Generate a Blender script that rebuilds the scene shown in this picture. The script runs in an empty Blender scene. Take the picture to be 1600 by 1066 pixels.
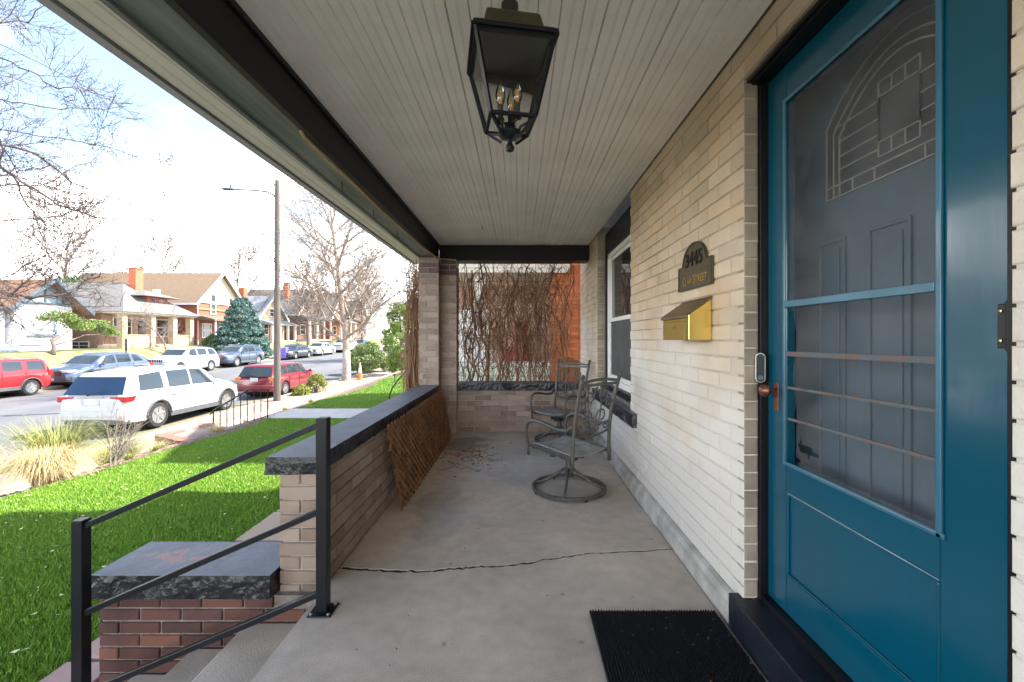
import bpy, bmesh, math, random
import numpy as np
from mathutils import Vector, Matrix, noise, Euler
R = math.radians
scene = bpy.context.scene
COL = scene.collection
rng = random.Random(7)

# ------------------------------------------------------------------ camera, sky, sun, exposure
CAMH = 1.18
cd = bpy.data.cameras.new("camera"); cam = bpy.data.objects.new("camera", cd); COL.objects.link(cam)
cam.location = (0, 0, CAMH); cam.rotation_euler = (R(90), 0, 0)
cd.sensor_width = 36; cd.lens = 15.3; cd.shift_x = -10/1600; cd.shift_y = -4/1600
cd.clip_start = 0.02; cd.clip_end = 2000
scene.camera = cam
SUN_AZ = R(17); SUN_EL = R(47)          # direction towards the sun: +X, a little +Y
w = bpy.data.worlds.new("World"); scene.world = w; w.use_nodes = True
nt = w.node_tree; nt.nodes.clear(); N = nt.nodes; LK = nt.links
wo = N.new('ShaderNodeOutputWorld'); sky = N.new('ShaderNodeTexSky'); sky.sky_type = 'NISHITA'
sky.sun_disc = False; sky.sun_elevation = SUN_EL; sky.sun_rotation = R(90)-SUN_AZ
bg = N.new('ShaderNodeBackground'); bg.inputs[1].default_value = 0.062; LK.new(sky.outputs[0], bg.inputs[0])
bc = N.new('ShaderNodeBackground'); bc.inputs[0].default_value = (1.0, 0.985, 0.955, 1); bc.inputs[1].default_value = 1.3
tc = N.new('ShaderNodeTexCoord'); mp = N.new('ShaderNodeMapping'); mp.inputs['Scale'].default_value = (1.0, 1.0, 2.2)
mp.inputs['Location'].default_value = (0.35, 0.2, 0.1)
LK.new(tc.outputs['Generated'], mp.inputs[0])
ns = N.new('ShaderNodeTexNoise'); ns.inputs['Scale'].default_value = 1.9; ns.inputs['Detail'].default_value = 9; ns.inputs['Roughness'].default_value = .52
ns.inputs['Distortion'].default_value = .35
LK.new(mp.outputs[0], ns.inputs[0])
sx = N.new('ShaderNodeSeparateXYZ'); LK.new(tc.outputs['Generated'], sx.inputs[0])
hz = N.new('ShaderNodeMapRange'); hz.inputs[1].default_value = .08; hz.inputs[2].default_value = .38; hz.inputs[3].default_value = .17; hz.inputs[4].default_value = -.105
LK.new(sx.outputs[2], hz.inputs[0])
ad = N.new('ShaderNodeMath'); ad.operation = 'ADD'; LK.new(ns.outputs[0], ad.inputs[0]); LK.new(hz.outputs[0], ad.inputs[1])
cr = N.new('ShaderNodeValToRGB'); cr.color_ramp.elements[0].position = .42; cr.color_ramp.elements[1].position = .65; cr.color_ramp.elements[0].color = (.015,.015,.015,1); e_ = cr.color_ramp.elements.new(.55); e_.color = (.075,.075,.075,1)
LK.new(ad.outputs[0], cr.inputs[0])
mxs = N.new('ShaderNodeMixShader'); LK.new(cr.outputs[0], mxs.inputs[0]); LK.new(bg.outputs[0], mxs.inputs[1]); LK.new(bc.outputs[0], mxs.inputs[2])
LK.new(mxs.outputs[0], wo.inputs[0])
sd = bpy.data.lights.new("sun", 'SUN'); sd.energy = 2.0; sd.angle = R(0.6); sd.color = (1.0, .95, .87)
sun = bpy.data.objects.new("sun", sd); COL.objects.link(sun)
dv = Vector((math.cos(SUN_EL)*math.cos(SUN_AZ), math.cos(SUN_EL)*math.sin(SUN_AZ), math.sin(SUN_EL)))
sun.rotation_euler = dv.to_track_quat('Z', 'Y').to_euler(); sun.location = (20, 5, 30)
scene.view_settings.view_transform = 'Standard'; scene.view_settings.look = 'None'
scene.view_settings.gamma = 1; scene.view_settings.use_curve_mapping = False
scene.view_settings.exposure = 3.05

# ------------------------------------------------------------------ materials
def rgb(c): return (c[0], c[1], c[2], 1)
MC = {}
def mat(name, col, rough=.7, col2=None, scale=4, var=.18, bump=0, bscale=60, metal=0, rnd=0, coat=0, alpha=None, trans=0, detail=5, tint=None, spec=.5, stretch=None, tilt=None):
    """noise between col and col2 (world position), object/island random brightness, noise bump"""
    if name in MC: return MC[name]
    m = bpy.data.materials.new(name); MC[name] = m; m.use_nodes = True; t = m.node_tree; n = t.nodes; l = t.links
    b = n['Principled BSDF']; b.inputs['Roughness'].default_value = rough; b.inputs['Metallic'].default_value = metal
    b.inputs['Specular IOR Level'].default_value = spec
    if coat: b.inputs['Coat Weight'].default_value = coat; b.inputs['Coat Roughness'].default_value = .08
    if trans: b.inputs['Transmission Weight'].default_value = trans
    g = n.new('ShaderNodeNewGeometry'); src = g.outputs['Position']
    if stretch:
        mpn = n.new('ShaderNodeMapping'); mpn.inputs['Scale'].default_value = stretch; l.new(src, mpn.inputs[0]); src = mpn.outputs[0]
    nz = n.new('ShaderNodeTexNoise'); nz.inputs['Scale'].default_value = scale; nz.inputs['Detail'].default_value = detail; l.new(src, nz.inputs[0])
    c2 = col2 if col2 else tuple(c*(1-var) for c in col); c1 = col if col2 else tuple(min(1, c*(1+var)) for c in col)
    rp = n.new('ShaderNodeValToRGB'); rp.color_ramp.elements[0].position = .35; rp.color_ramp.elements[1].position = .65
    rp.color_ramp.elements[0].color = rgb(c1); rp.color_ramp.elements[1].color = rgb(c2); l.new(nz.outputs[0], rp.inputs[0])
    out = rp.outputs[0]
    if rnd:
        oi = n.new('ShaderNodeObjectInfo'); a = n.new('ShaderNodeMath'); a.operation = 'ADD'; l.new(oi.outputs['Random'], a.inputs[0]); l.new(g.outputs['Random Per Island'], a.inputs[1])
        f = n.new('ShaderNodeMath'); f.operation = 'FRACT'; l.new(a.outputs[0], f.inputs[0])
        mr = n.new('ShaderNodeMapRange'); mr.inputs[3].default_value = 1-rnd; mr.inputs[4].default_value = 1+rnd; l.new(f.outputs[0], mr.inputs[0])
        mm = n.new('ShaderNodeVectorMath'); mm.operation = 'SCALE'; l.new(out, mm.inputs[0]); l.new(mr.outputs[0], mm.inputs['Scale']); out = mm.outputs[0]
        if tint:
            mx = n.new('ShaderNodeMix'); mx.data_type = 'RGBA'; f2 = n.new('ShaderNodeMath'); f2.operation = 'MULTIPLY'; f2.inputs[1].default_value = 7.31
            l.new(f.outputs[0], f2.inputs[0]); f3 = n.new('ShaderNodeMath'); f3.operation = 'FRACT'; l.new(f2.outputs[0], f3.inputs[0])
            pw = n.new('ShaderNodeMath'); pw.operation = 'POWER'; pw.inputs[1].default_value = 2.2; l.new(f3.outputs[0], pw.inputs[0])
            l.new(pw.outputs[0], mx.inputs[0]); l.new(out, mx.inputs[6]); mx.inputs[7].default_value = rgb(tint); out = mx.outputs[2]
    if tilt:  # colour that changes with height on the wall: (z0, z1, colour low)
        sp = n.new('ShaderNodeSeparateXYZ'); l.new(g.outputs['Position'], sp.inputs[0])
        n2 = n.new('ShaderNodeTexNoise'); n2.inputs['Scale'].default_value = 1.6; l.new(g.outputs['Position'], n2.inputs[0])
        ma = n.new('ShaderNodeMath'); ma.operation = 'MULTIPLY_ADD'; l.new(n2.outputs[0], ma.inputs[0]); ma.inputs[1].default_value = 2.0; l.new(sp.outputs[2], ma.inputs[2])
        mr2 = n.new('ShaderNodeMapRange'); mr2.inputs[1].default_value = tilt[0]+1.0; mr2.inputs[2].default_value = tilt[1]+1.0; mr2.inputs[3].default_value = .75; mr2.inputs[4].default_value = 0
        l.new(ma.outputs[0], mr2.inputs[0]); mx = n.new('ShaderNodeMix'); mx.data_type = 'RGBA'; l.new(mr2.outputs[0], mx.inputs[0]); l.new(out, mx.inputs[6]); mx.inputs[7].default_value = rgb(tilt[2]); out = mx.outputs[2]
    l.new(out, b.inputs['Base Color'])
    if bump:
        nb = n.new('ShaderNodeTexNoise'); nb.inputs['Scale'].default_value = bscale; nb.inputs['Detail'].default_value = 6; l.new(src, nb.inputs[0])
        bu = n.new('ShaderNodeBump'); bu.inputs['Strength'].default_value = bump; bu.inputs['Distance'].default_value = .01; l.new(nb.outputs[0], bu.inputs['Height']); l.new(bu.outputs[0], b.inputs['Normal'])
    if alpha is not None: b.inputs['Alpha'].default_value = alpha
    return m

def glass_mat(name, tint=(.02,.03,.04), clear=.0, rough=.03):
    """window glass: glossy reflecting pane over a dark interior; clear = share seen through"""
    if name in MC: return MC[name]
    m = bpy.data.materials.new(name); MC[name] = m; m.use_nodes = True; t = m.node_tree; n = t.nodes; l = t.links
    b = n['Principled BSDF']; b.inputs['Base Color'].default_value = rgb(tint); b.inputs['Roughness'].default_value = rough; b.inputs['IOR'].default_value = 1.5
    if clear:
        tr = n.new('ShaderNodeBsdfTransparent'); tr.inputs[0].default_value = (.93,.96,.95,1); mx = n.new('ShaderNodeMixShader')
        fr = n.new('ShaderNodeFresnel'); fr.inputs[0].default_value = 1.45
        gl = n.new('ShaderNodeBsdfGlossy'); gl.inputs['Roughness'].default_value = rough
        mr = n.new('ShaderNodeMath'); mr.operation = 'ADD'; mr.use_clamp = True; l.new(fr.outputs[0], mr.inputs[0]); mr.inputs[1].default_value = 1-clear
        l.new(mr.outputs[0], mx.inputs[0]); l.new(tr.outputs[0], mx.inputs[1]); l.new(gl.outputs[0], mx.inputs[2])
        l.new(mx.outputs[0], n['Material Output'].inputs[0])
    return m

# ------------------------------------------------------------------ object helpers
def tag(o, label=None, cat=None, group=None, kind=None):
    if label: o['label'] = label
    if cat: o['category'] = cat
    if group: o['group'] = group
    if kind: o['kind'] = kind
    return o
def thing(name, label, cat, loc=(0,0,0), rz=0, group=None):
    o = bpy.data.objects.new(name, None); COL.objects.link(o); o.location = loc; o.rotation_euler = (0,0,rz); o.empty_display_size = .1
    return tag(o, label, cat, group)
def wloc(o):
    v = Vector((0,0,0))
    while o: v += o.location; o = o.parent
    return v
KIDS = {}
def link(o, parent=None):
    COL.objects.link(o)
    if parent: o.parent = parent; KIDS.setdefault(parent.name, []).append(o)
    return o
def copy_tree(o, loc=None, rz=None, parent=None, label=None):
    c = o.copy(); COL.objects.link(c)
    if parent: c.parent = parent; KIDS.setdefault(parent.name, []).append(c)
    if loc is not None: c.location = loc
    if rz is not None: c.rotation_euler = (0,0,rz)
    if label: c['label'] = label
    for k in list(KIDS.get(o.name, [])): copy_tree(k, parent=c)
    return c

class MB:
    def __init__(s): s.v = []; s.f = []
    def add(s, vs, fs):
        b = len(s.v); s.v += [tuple(p) for p in vs]; s.f += [tuple(b+i for i in f) for f in fs]
    def box(s, x0, x1, y0, y1, z0, z1, rz=0, c=None):
        vs = [(x,y,z) for z in (z0,z1) for y in (y0,y1) for x in (x0,x1)]
        if rz:
            cx, cy = c if c else ((x0+x1)/2, (y0+y1)/2); co, si = math.cos(rz), math.sin(rz)
            vs = [(cx+(x-cx)*co-(y-cy)*si, cy+(x-cx)*si+(y-cy)*co, z) for x,y,z in vs]
        s.add(vs, [(0,2,3,1),(4,5,7,6),(0,1,5,4),(2,6,7,3),(0,4,6,2),(1,3,7,5)]); return s
    def tube(s, pts, r, n=6, cap=True):
        pts = [Vector(p) for p in pts]; m = len(pts)
        rs = r if isinstance(r, (list, tuple)) else [r]*m
        up = Vector((0,0,1)); rings = []
        d0 = (pts[1]-pts[0]).normalized()
        a = d0.cross(up) if abs(d0.z) < .95 else d0.cross(Vector((1,0,0)))
        a.normalize()
        for i in range(m):
            d = (pts[min(i+1,m-1)]-pts[max(i-1,0)])
            if d.length < 1e-9: d = d0
            d.normalize(); a = (a - d*a.dot(d))
            if a.length < 1e-6: a = d.orthogonal()
            a.normalize(); b = d.cross(a)
            rings.append([pts[i] + (a*math.cos(2*math.pi*k/n+math.pi/n) + b*math.sin(2*math.pi*k/n+math.pi/n))*rs[i] for k in range(n)])
        vs = [p for ring in rings for p in ring]
        fs = [(i*n+k, i*n+(k+1)%n, (i+1)*n+(k+1)%n, (i+1)*n+k) for i in range(m-1) for k in range(n)]
        if cap: fs += [tuple(range(n))[::-1], tuple((m-1)*n+k for k in range(n))]
        s.add(vs, fs); return s
    def bar(s, p0, p1, w, h, up=(0,0,1)):
        """square bar from p0 to p1, width w sideways and height h along up"""
        p0, p1 = Vector(p0), Vector(p1); d = (p1-p0).normalized(); u = Vector(up); sd_ = d.cross(u).normalized(); u = sd_.cross(d)
        vs = []
        for p in (p0, p1):
            for (i, j) in ((-1,-1),(1,-1),(1,1),(-1,1)): vs.append(p + sd_*(i*w/2) + u*(j*h/2))
        s.add(vs, [(3,2,1,0),(4,5,6,7)] + [(i,(i+1)%4,(i+1)%4+4,i+4) for i in range(4)]); return s
    def lathe(s, prof, c=(0,0,0), n=16, axis='z', sq=False):
        """prof: (r, h) pairs revolved about axis through c"""
        vs = []
        for r, h in prof:
            for k in range(n):
                a = 2*math.pi*k/n + (math.pi/4 if sq else 0)
                x, y = r*math.cos(a), r*math.sin(a)
                if axis == 'z': vs.append((c[0]+x, c[1]+y, c[2]+h))
                elif axis == 'y': vs.append((c[0]+x, c[1]+h, c[2]-y))
                else: vs.append((c[0]+h, c[1]+x, c[2]+y))
        m = len(prof)
        fs = [(i*n+k, i*n+(k+1)%n, (i+1)*n+(k+1)%n, (i+1)*n+k) for i in range(m-1) for k in range(n)]
        if prof[0][0] > 1e-4: fs.append(tuple(range(n))[::-1])
        if prof[-1][0] > 1e-4: fs.append(tuple((m-1)*n+k for k in range(n)))
        s.add(vs, fs); return s
    def prism(s, poly, a0, a1, axis='x'):
        """polygon of 2D points extruded along an axis: x->(y,z), y->(x,z), z->(x,y)"""
        n = len(poly); vs = []
        for a in (a0, a1):
            for p, q in poly: vs.append((a,p,q) if axis == 'x' else (p,a,q) if axis == 'y' else (p,q,a))
        s.add(vs, [tuple(range(n))[::-1], tuple(range(n, 2*n))] + [(i,(i+1)%n,(i+1)%n+n,i+n) for i in range(n)]); return s
    def quad(s, a, b, c, d): s.add([a,b,c,d], [(0,1,2,3)]); return s
    def blob(s, c, r, n=1, jit=.15, rg=rng):
        ico = ICO[n]; k = len(s.v)
        rr = r if isinstance(r, (tuple, list)) else (r,r,r)
        s.add([(c[0]+p[0]*rr[0]*(1+rg.uniform(-jit,jit)), c[1]+p[1]*rr[1]*(1+rg.uniform(-jit,jit)), c[2]+p[2]*rr[2]*(1+rg.uniform(-jit,jit))) for p in ico[0]], ico[1]); return s
    def mesh(s, name, m, smooth=False, off=(0,0,0), fixn=True):
        me = bpy.data.meshes.new(name); ox, oy, oz = off
        me.from_pydata([(x-ox, y-oy, z-oz) for x,y,z in s.v], [], s.f)
        if fixn:
            bm = bmesh.new(); bm.from_mesh(me); bmesh.ops.recalc_face_normals(bm, faces=bm.faces); bm.to_mesh(me); bm.free()
        if m: me.materials.append(m)
        if smooth:
            me.polygons.foreach_set('use_smooth', [True]*len(me.polygons))
            if smooth != 'all': me.set_sharp_from_angle(angle=R(38))
        me.update(); return me
    def build(s, name, m, parent=None, smooth=False, world=False, bevel=0, fixn=True):
        off = wloc(parent) if (world and parent) else (0,0,0)
        o = bpy.data.objects.new(name, s.mesh(name, m, smooth, off, fixn)); link(o, parent)
        if bevel:
            b = o.modifiers.new('bevel', 'BEVEL'); b.width = bevel; b.segments = 2; b.limit_method = 'ANGLE'
        return o
def _ico(n):
    bm = bmesh.new(); bmesh.ops.create_icosphere(bm, subdivisions=n, radius=1); r = ([tuple(v.co) for v in bm.verts], [tuple(v.index for v in f.verts) for f in bm.faces]); bm.free(); return r
ICO = {1: _ico(1), 2: _ico(2), 3: _ico(3)}
def fast_mesh(name, verts, tris, m, parent=None, k=3):
    """numpy arrays -> mesh object"""
    me = bpy.data.meshes.new(name); nv, nf = len(verts), len(tris)
    me.vertices.add(nv); me.vertices.foreach_set('co', np.asarray(verts, np.float32).ravel())
    me.loops.add(nf*k); me.loops.foreach_set('vertex_index', np.asarray(tris, np.int32).ravel())
    me.polygons.add(nf); me.polygons.foreach_set('loop_start', np.arange(0, nf*k, k, dtype=np.int32)); me.polygons.foreach_set('loop_total', np.full(nf, k, np.int32))
    me.update(calc_edges=True); me.materials.append(m)
    return link(bpy.data.objects.new(name, me), parent)
def sheet(name, x0, x1, y0, y1, zf, m, nx=2, ny=20, kind='structure', thick=0):
    mb = MB(); xs = [x0+(x1-x0)*i/nx for i in range(nx+1)]; ys = [y0+(y1-y0)*j/ny for j in range(ny+1)]
    vs = [(x,y,zf(x,y)) for y in ys for x in xs]; fs = [(j*(nx+1)+i, j*(nx+1)+i+1, (j+1)*(nx+1)+i+1, (j+1)*(nx+1)+i) for j in range(ny) for i in range(nx)]
    mb.add(vs, fs); o = mb.build(name, m, fixn=False); o['kind'] = kind; return o

# ------------------------------------------------------------------ the lie of the land
def cl(v, a, b): return max(a, min(b, v))
def S(Y): return -1.55 + .022*(cl(Y, -40, 75)-12)
def L(Y): return -.66 + .02*max(0, cl(Y, 0, 75)-16)
def F(Y): return .38 + .012*(cl(Y, -40, 90)-32)
PX = [(-400, 'F', 1.0), (-29.2, 'F', 0), (-26.8, 'S', .30), (-26.5, 'S', .15), (-23.25, 'S', .13), (-23.2, 'S', 0), (-10.1, 'S', 0), (-10.05, 'S', .13), (-7.4, 'S', .13), (-6.9, 'L', -.30), (-5.75, 'L', 0), (200, 'L', 0)]
def G(X, Y):
    lv = {'F': F(Y), 'S': S(Y), 'L': L(Y)}
    for (a, ka, da), (b, kb, db) in zip(PX, PX[1:]):
        if a <= X <= b:
            t = (X-a)/(b-a); return (lv[ka]+da)*(1-t) + (lv[kb]+db)*t
    return L(Y)

# ------------------------------------------------------------------ palette
M_concrete = mat('porch_concrete', (.56,.475,.39), .8, col2=(.45,.38,.31), scale=1.7, bump=.12, bscale=160)
M_step = mat('step_concrete', (.54,.45,.35), .85, col2=(.38,.32,.25), scale=3, bump=.25, bscale=140)
M_greybrick = mat('greybrown_brick', (.28,.205,.16), .85, col2=(.205,.145,.11), scale=6, rnd=.2, tint=(.36,.285,.23), bump=.2, bscale=90)
M_greymortar = mat('grey_mortar', (.40,.36,.32), .9, col2=(.30,.265,.235), scale=20, bump=.3)
M_purplebrick = mat('purple_brick', (.10,.040,.032), .8, col2=(.06,.028,.025), scale=6, rnd=.28, tint=(.18,.07,.045), bump=.3, bscale=90)
M_purplemortar = mat('foundation_mortar', (.30,.26,.22), .9, col2=(.16,.13,.11), scale=18, bump=.3)
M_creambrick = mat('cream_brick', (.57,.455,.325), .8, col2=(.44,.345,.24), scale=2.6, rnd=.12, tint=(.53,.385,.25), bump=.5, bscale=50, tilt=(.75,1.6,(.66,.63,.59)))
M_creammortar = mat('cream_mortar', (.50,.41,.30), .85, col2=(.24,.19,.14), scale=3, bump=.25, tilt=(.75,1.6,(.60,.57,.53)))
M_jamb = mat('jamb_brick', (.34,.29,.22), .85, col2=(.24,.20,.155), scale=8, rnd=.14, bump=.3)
M_blackstone = mat('black_painted_stone', (.010,.011,.015), .3, col2=(.018,.020,.026), scale=12, bump=.8, bscale=45)
M_captop = mat('worn_black_paint_sky_sheen', (.135,.145,.17), .5, col2=(.09,.097,.115), scale=7, bump=.35, bscale=60)  # worn black paint, with the sky's blue-grey reflection painted into the slab tops
M_blackpaint = mat('black_paint', (.006,.006,.008), .42, spec=.3, var=.3, bump=.1)
M_blackmetal = mat('black_metal', (.007,.008,.011), .33, spec=.35, var=.2)
M_charcoal = mat('charcoal_beam', (.008,.0075,.009), .5, spec=.3, var=.2, scale=2, bump=.08)
M_greenbeam = mat('weathered_green_beam', (.26,.29,.26), .7, col2=(.13,.155,.14), scale=2.2, stretch=(6,.5,6), bump=.3, bscale=20)
M_white = mat('cream_ceiling_paint', (.85,.82,.775), .5, var=.05, scale=3, bump=.05, rnd=.02)
M_soffit = mat('cream_soffit', (.86,.82,.73), .5, var=.05)
M_gutter = mat('gutter_grey', (.22,.23,.24), .5, var=.1)
M_teal = mat('teal_door_paint', (.0,.074,.122), .22, col2=(.0,.056,.096), scale=1.5, coat=.3, bump=.10, bscale=38, stretch=(1,1,.10))
M_tealdark = mat('inner_door_paint', (.065,.11,.145), .5, var=.1)
M_brass = mat('brass', (.82,.63,.20), .26, metal=1, var=.06, scale=4, bump=.04, bscale=12)
M_bronze = mat('aged_bronze', (.125,.10,.055), .45, metal=.7, col2=(.085,.075,.045), scale=9, bump=.15)
M_copper = mat('aged_copper', (.30,.13,.09), .38, metal=.8, col2=(.16,.07,.055), scale=60)
M_iron = mat('dark_chair_metal', (.085,.08,.073), .42, metal=.2, var=.15, scale=30)
M_sling = mat('sling_fabric', (.33,.32,.29), .75, col2=(.20,.195,.18), scale=14, bump=.2, bscale=400)
M_lattice = mat('stained_wood', (.32,.145,.055), .7, col2=(.16,.068,.026), scale=9, rnd=.22, bump=.2)
M_mat = mat('black_rubber', (.007,.007,.009), .6, spec=.25, var=.3)
M_vinyl = mat('white_vinyl', (.75,.75,.73), .4, var=.03)
M_bark = mat('bark', (.20,.165,.135), .95, col2=(.12,.10,.085), scale=14, bump=.5, bscale=30)
M_twig = mat('twig_bark', (.19,.15,.13), .9, var=.25, scale=6)
M_greytwig = mat('grey_twig_bark', (.26,.21,.17), .9, var=.25, scale=6)
M_vine = mat('vine_stem', (.19,.095,.05), .9, col2=(.30,.18,.10), scale=5, rnd=.3)
M_deadleaf = mat('dead_leaf', (.20,.08,.03), .9, col2=(.30,.16,.08), scale=30, rnd=.4, tint=(.25,.105,.05))
M_flag = mat('flagstone', (.42,.26,.215), .85, col2=(.34,.22,.185), scale=2, rnd=.12, tint=(.42,.31,.20), bump=.25)
M_redstone = mat('red_sandstone', (.34,.145,.105), .9, col2=(.25,.10,.08), scale=4, rnd=.2, tint=(.42,.24,.19), bump=.5, bscale=30)
M_sidewalk = mat('pavement_concrete', (.46,.385,.34), .9, col2=(.38,.31,.27), scale=1.2, rnd=.05, bump=.2)
M_road = mat('asphalt', (.145,.145,.15), .9, col2=(.105,.105,.11), scale=.5, bump=.3, bscale=50, stretch=(1,.25,1))
M_mulch = mat('mulch_soil', (.15,.10,.075), 1, col2=(.09,.062,.048), scale=6, bump=.8, bscale=25)
M_chip = mat('wood_chip', (.19,.125,.09), .95, rnd=.45, tint=(.30,.22,.16))
M_turfbase = mat('turf_backing', (.06,.13,.012), 1, var=.3, scale=8)
M_turf = mat('turf_blade', (.135,.30,.014), .55, col2=(.18,.34,.02), scale=1.2, rnd=.35, tint=(.22,.33,.05))
M_drygrass = mat('far_dry_lawn', (.25,.205,.11), 1, col2=(.11,.13,.045), scale=1.1, bump=.5, bscale=12)
M_ground = mat('ground_earth', (.20,.18,.11), 1, col2=(.13,.14,.06), scale=.25, bump=.3, bscale=8)
M_straw = mat('straw_grass', (.50,.38,.17), .8, rnd=.3, tint=(.60,.50,.32), scale=5)
M_greengrass = mat('green_ornamental_grass', (.20,.24,.055), .8, rnd=.35, tint=(.40,.36,.12), scale=5)
# ------------------------------------------------------------------ ground, road, paths (the setting)
sheet('ground', -300, 120, -60, 420, lambda x,y: G(x,y)-.06, M_ground, 210, 120)
sheet('road', -23.2, -10.1, -60, 400, lambda x,y: S(y)+.012-abs(x+16.6)*.004, M_road, 6, 90)
def kerb(name, x0, x1):
    mb = MB(); ys = list(range(-60, 400, 5))
    for y in ys: 
        b = len(mb.v)
        mb.add([(x0,y,S(y)-.05),(x1,y,S(y)-.05),(x1,y,S(y)+.14),(x0,y,S(y)+.14),(x0,y+4.98,S(y+5)-.05),(x1,y+4.98,S(y+5)-.05),(x1,y+4.98,S(y+5)+.14),(x0,y+4.98,S(y+5)+.14)],
               [(0,1,2,3),(7,6,5,4),(0,4,5,1),(1,5,6,2),(2,6,7,3),(3,7,4,0)])
    o = mb.build(name, M_sidewalk); o['kind'] = 'structure'
kerb('kerb', -10.15, -9.98); kerb('kerb', -23.38, -23.2)
sheet('tree_lawn', -9.98, -8.85, -60, 300, lambda x,y: S(y)+.132+.02*math.sin(y*1.7+x*3), mat('pale_verge', (.30,.235,.19), 1, col2=(.21,.16,.125), scale=3, bump=.6, bscale=20), 6, 240)
sheet('far_tree_lawn', -25.1, -23.38, -60, 300, lambda x,y: S(y)+.15, M_drygrass, 3, 120)
sheet('far_sidewalk', -26.5, -25.1, -60, 300, lambda x,y: S(y)+.155, M_sidewalk, 2, 90)
sheet('far_embankment', -29.2, -26.5, -60, 300, lambda x,y: G(x,y)+.03+.03*noise.noise((x,y,0)), M_drygrass, 6, 300)
sheet('far_lawn', -60, -29.2, -60, 300, lambda x,y: G(x,y)+.03, mat('far_lawn_grass', (.10,.13,.04), 1, col2=(.17,.15,.07), scale=.5, bump=.4, bscale=9), 4, 90)
# pavement slabs this side, one by one
pv = bpy.data.objects.new('pavement', None); COL.objects.link(pv); pv['kind'] = 'structure'
y = 2.0
while y < 60:
    ly = 1.5
    mb = MB(); j0, j1 = S(y)+.135+rng.uniform(0,.012), S(y+ly)+.135+rng.uniform(0,.012)
    mb.add([(-8.85,y+.01,j0-.1),(-7.45,y+.01,j0-.1),(-7.45,y+.01,j0),(-8.85,y+.01,j0),(-8.85,y+ly-.01,j1-.1),(-7.45,y+ly-.01,j1-.1),(-7.45,y+ly-.01,j1),(-8.85,y+ly-.01,j1)],
           [(0,1,2,3),(7,6,5,4),(0,4,5,1),(1,5,6,2),(2,6,7,3),(3,7,4,0)])
    o = mb.build('slab', M_sidewalk, pv); y += ly
sheet('pavement_bed', -8.9, -7.4, -60, 300, lambda x,y: S(y)+.09, M_mulch, 1, 60)
# mulch slope between lawn and pavement
def edge(y): return -5.72 + .12*math.sin(y*.9) + .05*math.sin(y*2.3)
mb = MB(); ny, nx = 200, 10
vs = []
for j in range(ny+1):
    y = 1 + 32*j/ny
    for i in range(nx+1):
        x = -7.45 + (edge(y)+.06+7.45)*i/nx
        vs.append((x, y, G(x,y)+.02+.035*noise.noise((x*2.2,y*2.2,1))))
mb.add(vs, [(j*(nx+1)+i, j*(nx+1)+i+1, (j+1)*(nx+1)+i+1, (j+1)*(nx+1)+i) for j in range(ny) for i in range(nx)])
tag(mb.build('mulch_bed', M_mulch, fixn=False), kind='structure')
def scatter_chips(name, n, fx, m, size=(.01,.03), flat=.35, lift=.004, seed=3):
    r_ = random.Random(seed); V = []; T = []
    for i in range(n):
        p = fx(r_)
        if p is None: continue
        a = r_.uniform(0, 6.28); s_ = r_.uniform(*size); t_ = s_*r_.uniform(.3,.6); up = s_*flat*r_.uniform(.3,1)
        c, si = math.cos(a), math.sin(a); b = len(V)
        V += [(p[0]+c*s_, p[1]+si*s_, p[2]+lift+up*r_.random()), (p[0]-si*t_, p[1]+c*t_, p[2]+lift), (p[0]-c*s_, p[1]-si*s_, p[2]+lift+up*r_.random()), (p[0]+si*t_, p[1]-c*t_, p[2]+lift+up*.5)]
        T += [(b,b+1,b+2),(b,b+2,b+3)]
    o = fast_mesh(name, V, T, m); o['kind'] = 'stuff'; return o
def fx_mulch(r_):
    y = 1.5+26*r_.random()**1.3; x = r_.uniform(-7.4, edge(y)); return (x, y, G(x,y)+.03)
scatter_chips('wood_chips', 14000, fx_mulch, M_chip, (.012,.045))
# lawn: backing sheet, then blades
mb = MB(); vs = []; ny, nx = 120, 8
for j in range(ny+1):
    y = -2 + 32*j/ny
    for i in range(nx+1):
        x = edge(y)+.0 + (-2.55-edge(y))*i/nx if y < 14 else edge(y) + (1.5-edge(y))*i/nx
        vs.append((x, y, L(y)+.012*noise.noise((x*.8,y*.8,5))))
mb.add(vs, [(j*(nx+1)+i, j*(nx+1)+i+1, (j+1)*(nx+1)+i+1, (j+1)*(nx+1)+i) for j in range(ny) for i in range(nx)])
tag(mb.build('lawn', M_turfbase, fixn=False), kind='structure')
def blades(name, n, region, m, h, wd, seed):
    r = np.random.default_rng(seed); P = region(r, n); n = len(P)
    a = r.uniform(0, 2*np.pi, n); hh = h*r.uniform(.6, 1.25, n); lean = r.uniform(.1, .8, n)*hh; la = r.uniform(0, 2*np.pi, n)
    wv = wd*(1+P[:,1]*.12)
    dx, dy = np.cos(a)*wv, np.sin(a)*wv
    A = np.stack([P[:,0]-dx, P[:,1]-dy, P[:,2]], 1); B = np.stack([P[:,0]+dx, P[:,1]+dy, P[:,2]], 1); C = np.stack([P[:,0]+np.cos(la)*lean, P[:,1]+np.sin(la)*lean, P[:,2]+hh], 1)
    V = np.stack([A,B,C], 1).reshape(-1,3); T = np.arange(3*n).reshape(-1,3)
    o = fast_mesh(name, V, T, m); o['kind'] = 'stuff'; return o
vedge = np.vectorize(edge); vL = np.vectorize(L)
def reg_near(r, n):
    y = .6 + 8.6*r.random(n)**1.25; e = vedge(y); x = e + (-2.55-e)*r.random(n); return np.stack([x, y, vL(y)], 1)
def reg_far(r, n):
    y = 8.6 + 12*r.random(n)**1.2; e = vedge(y); x = e + (np.where(y<14,-2.6,0)-e)*r.random(n); k = ~((y>9.86)&(y<11.35)); return np.stack([x, y, vL(y)], 1)[k]
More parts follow.
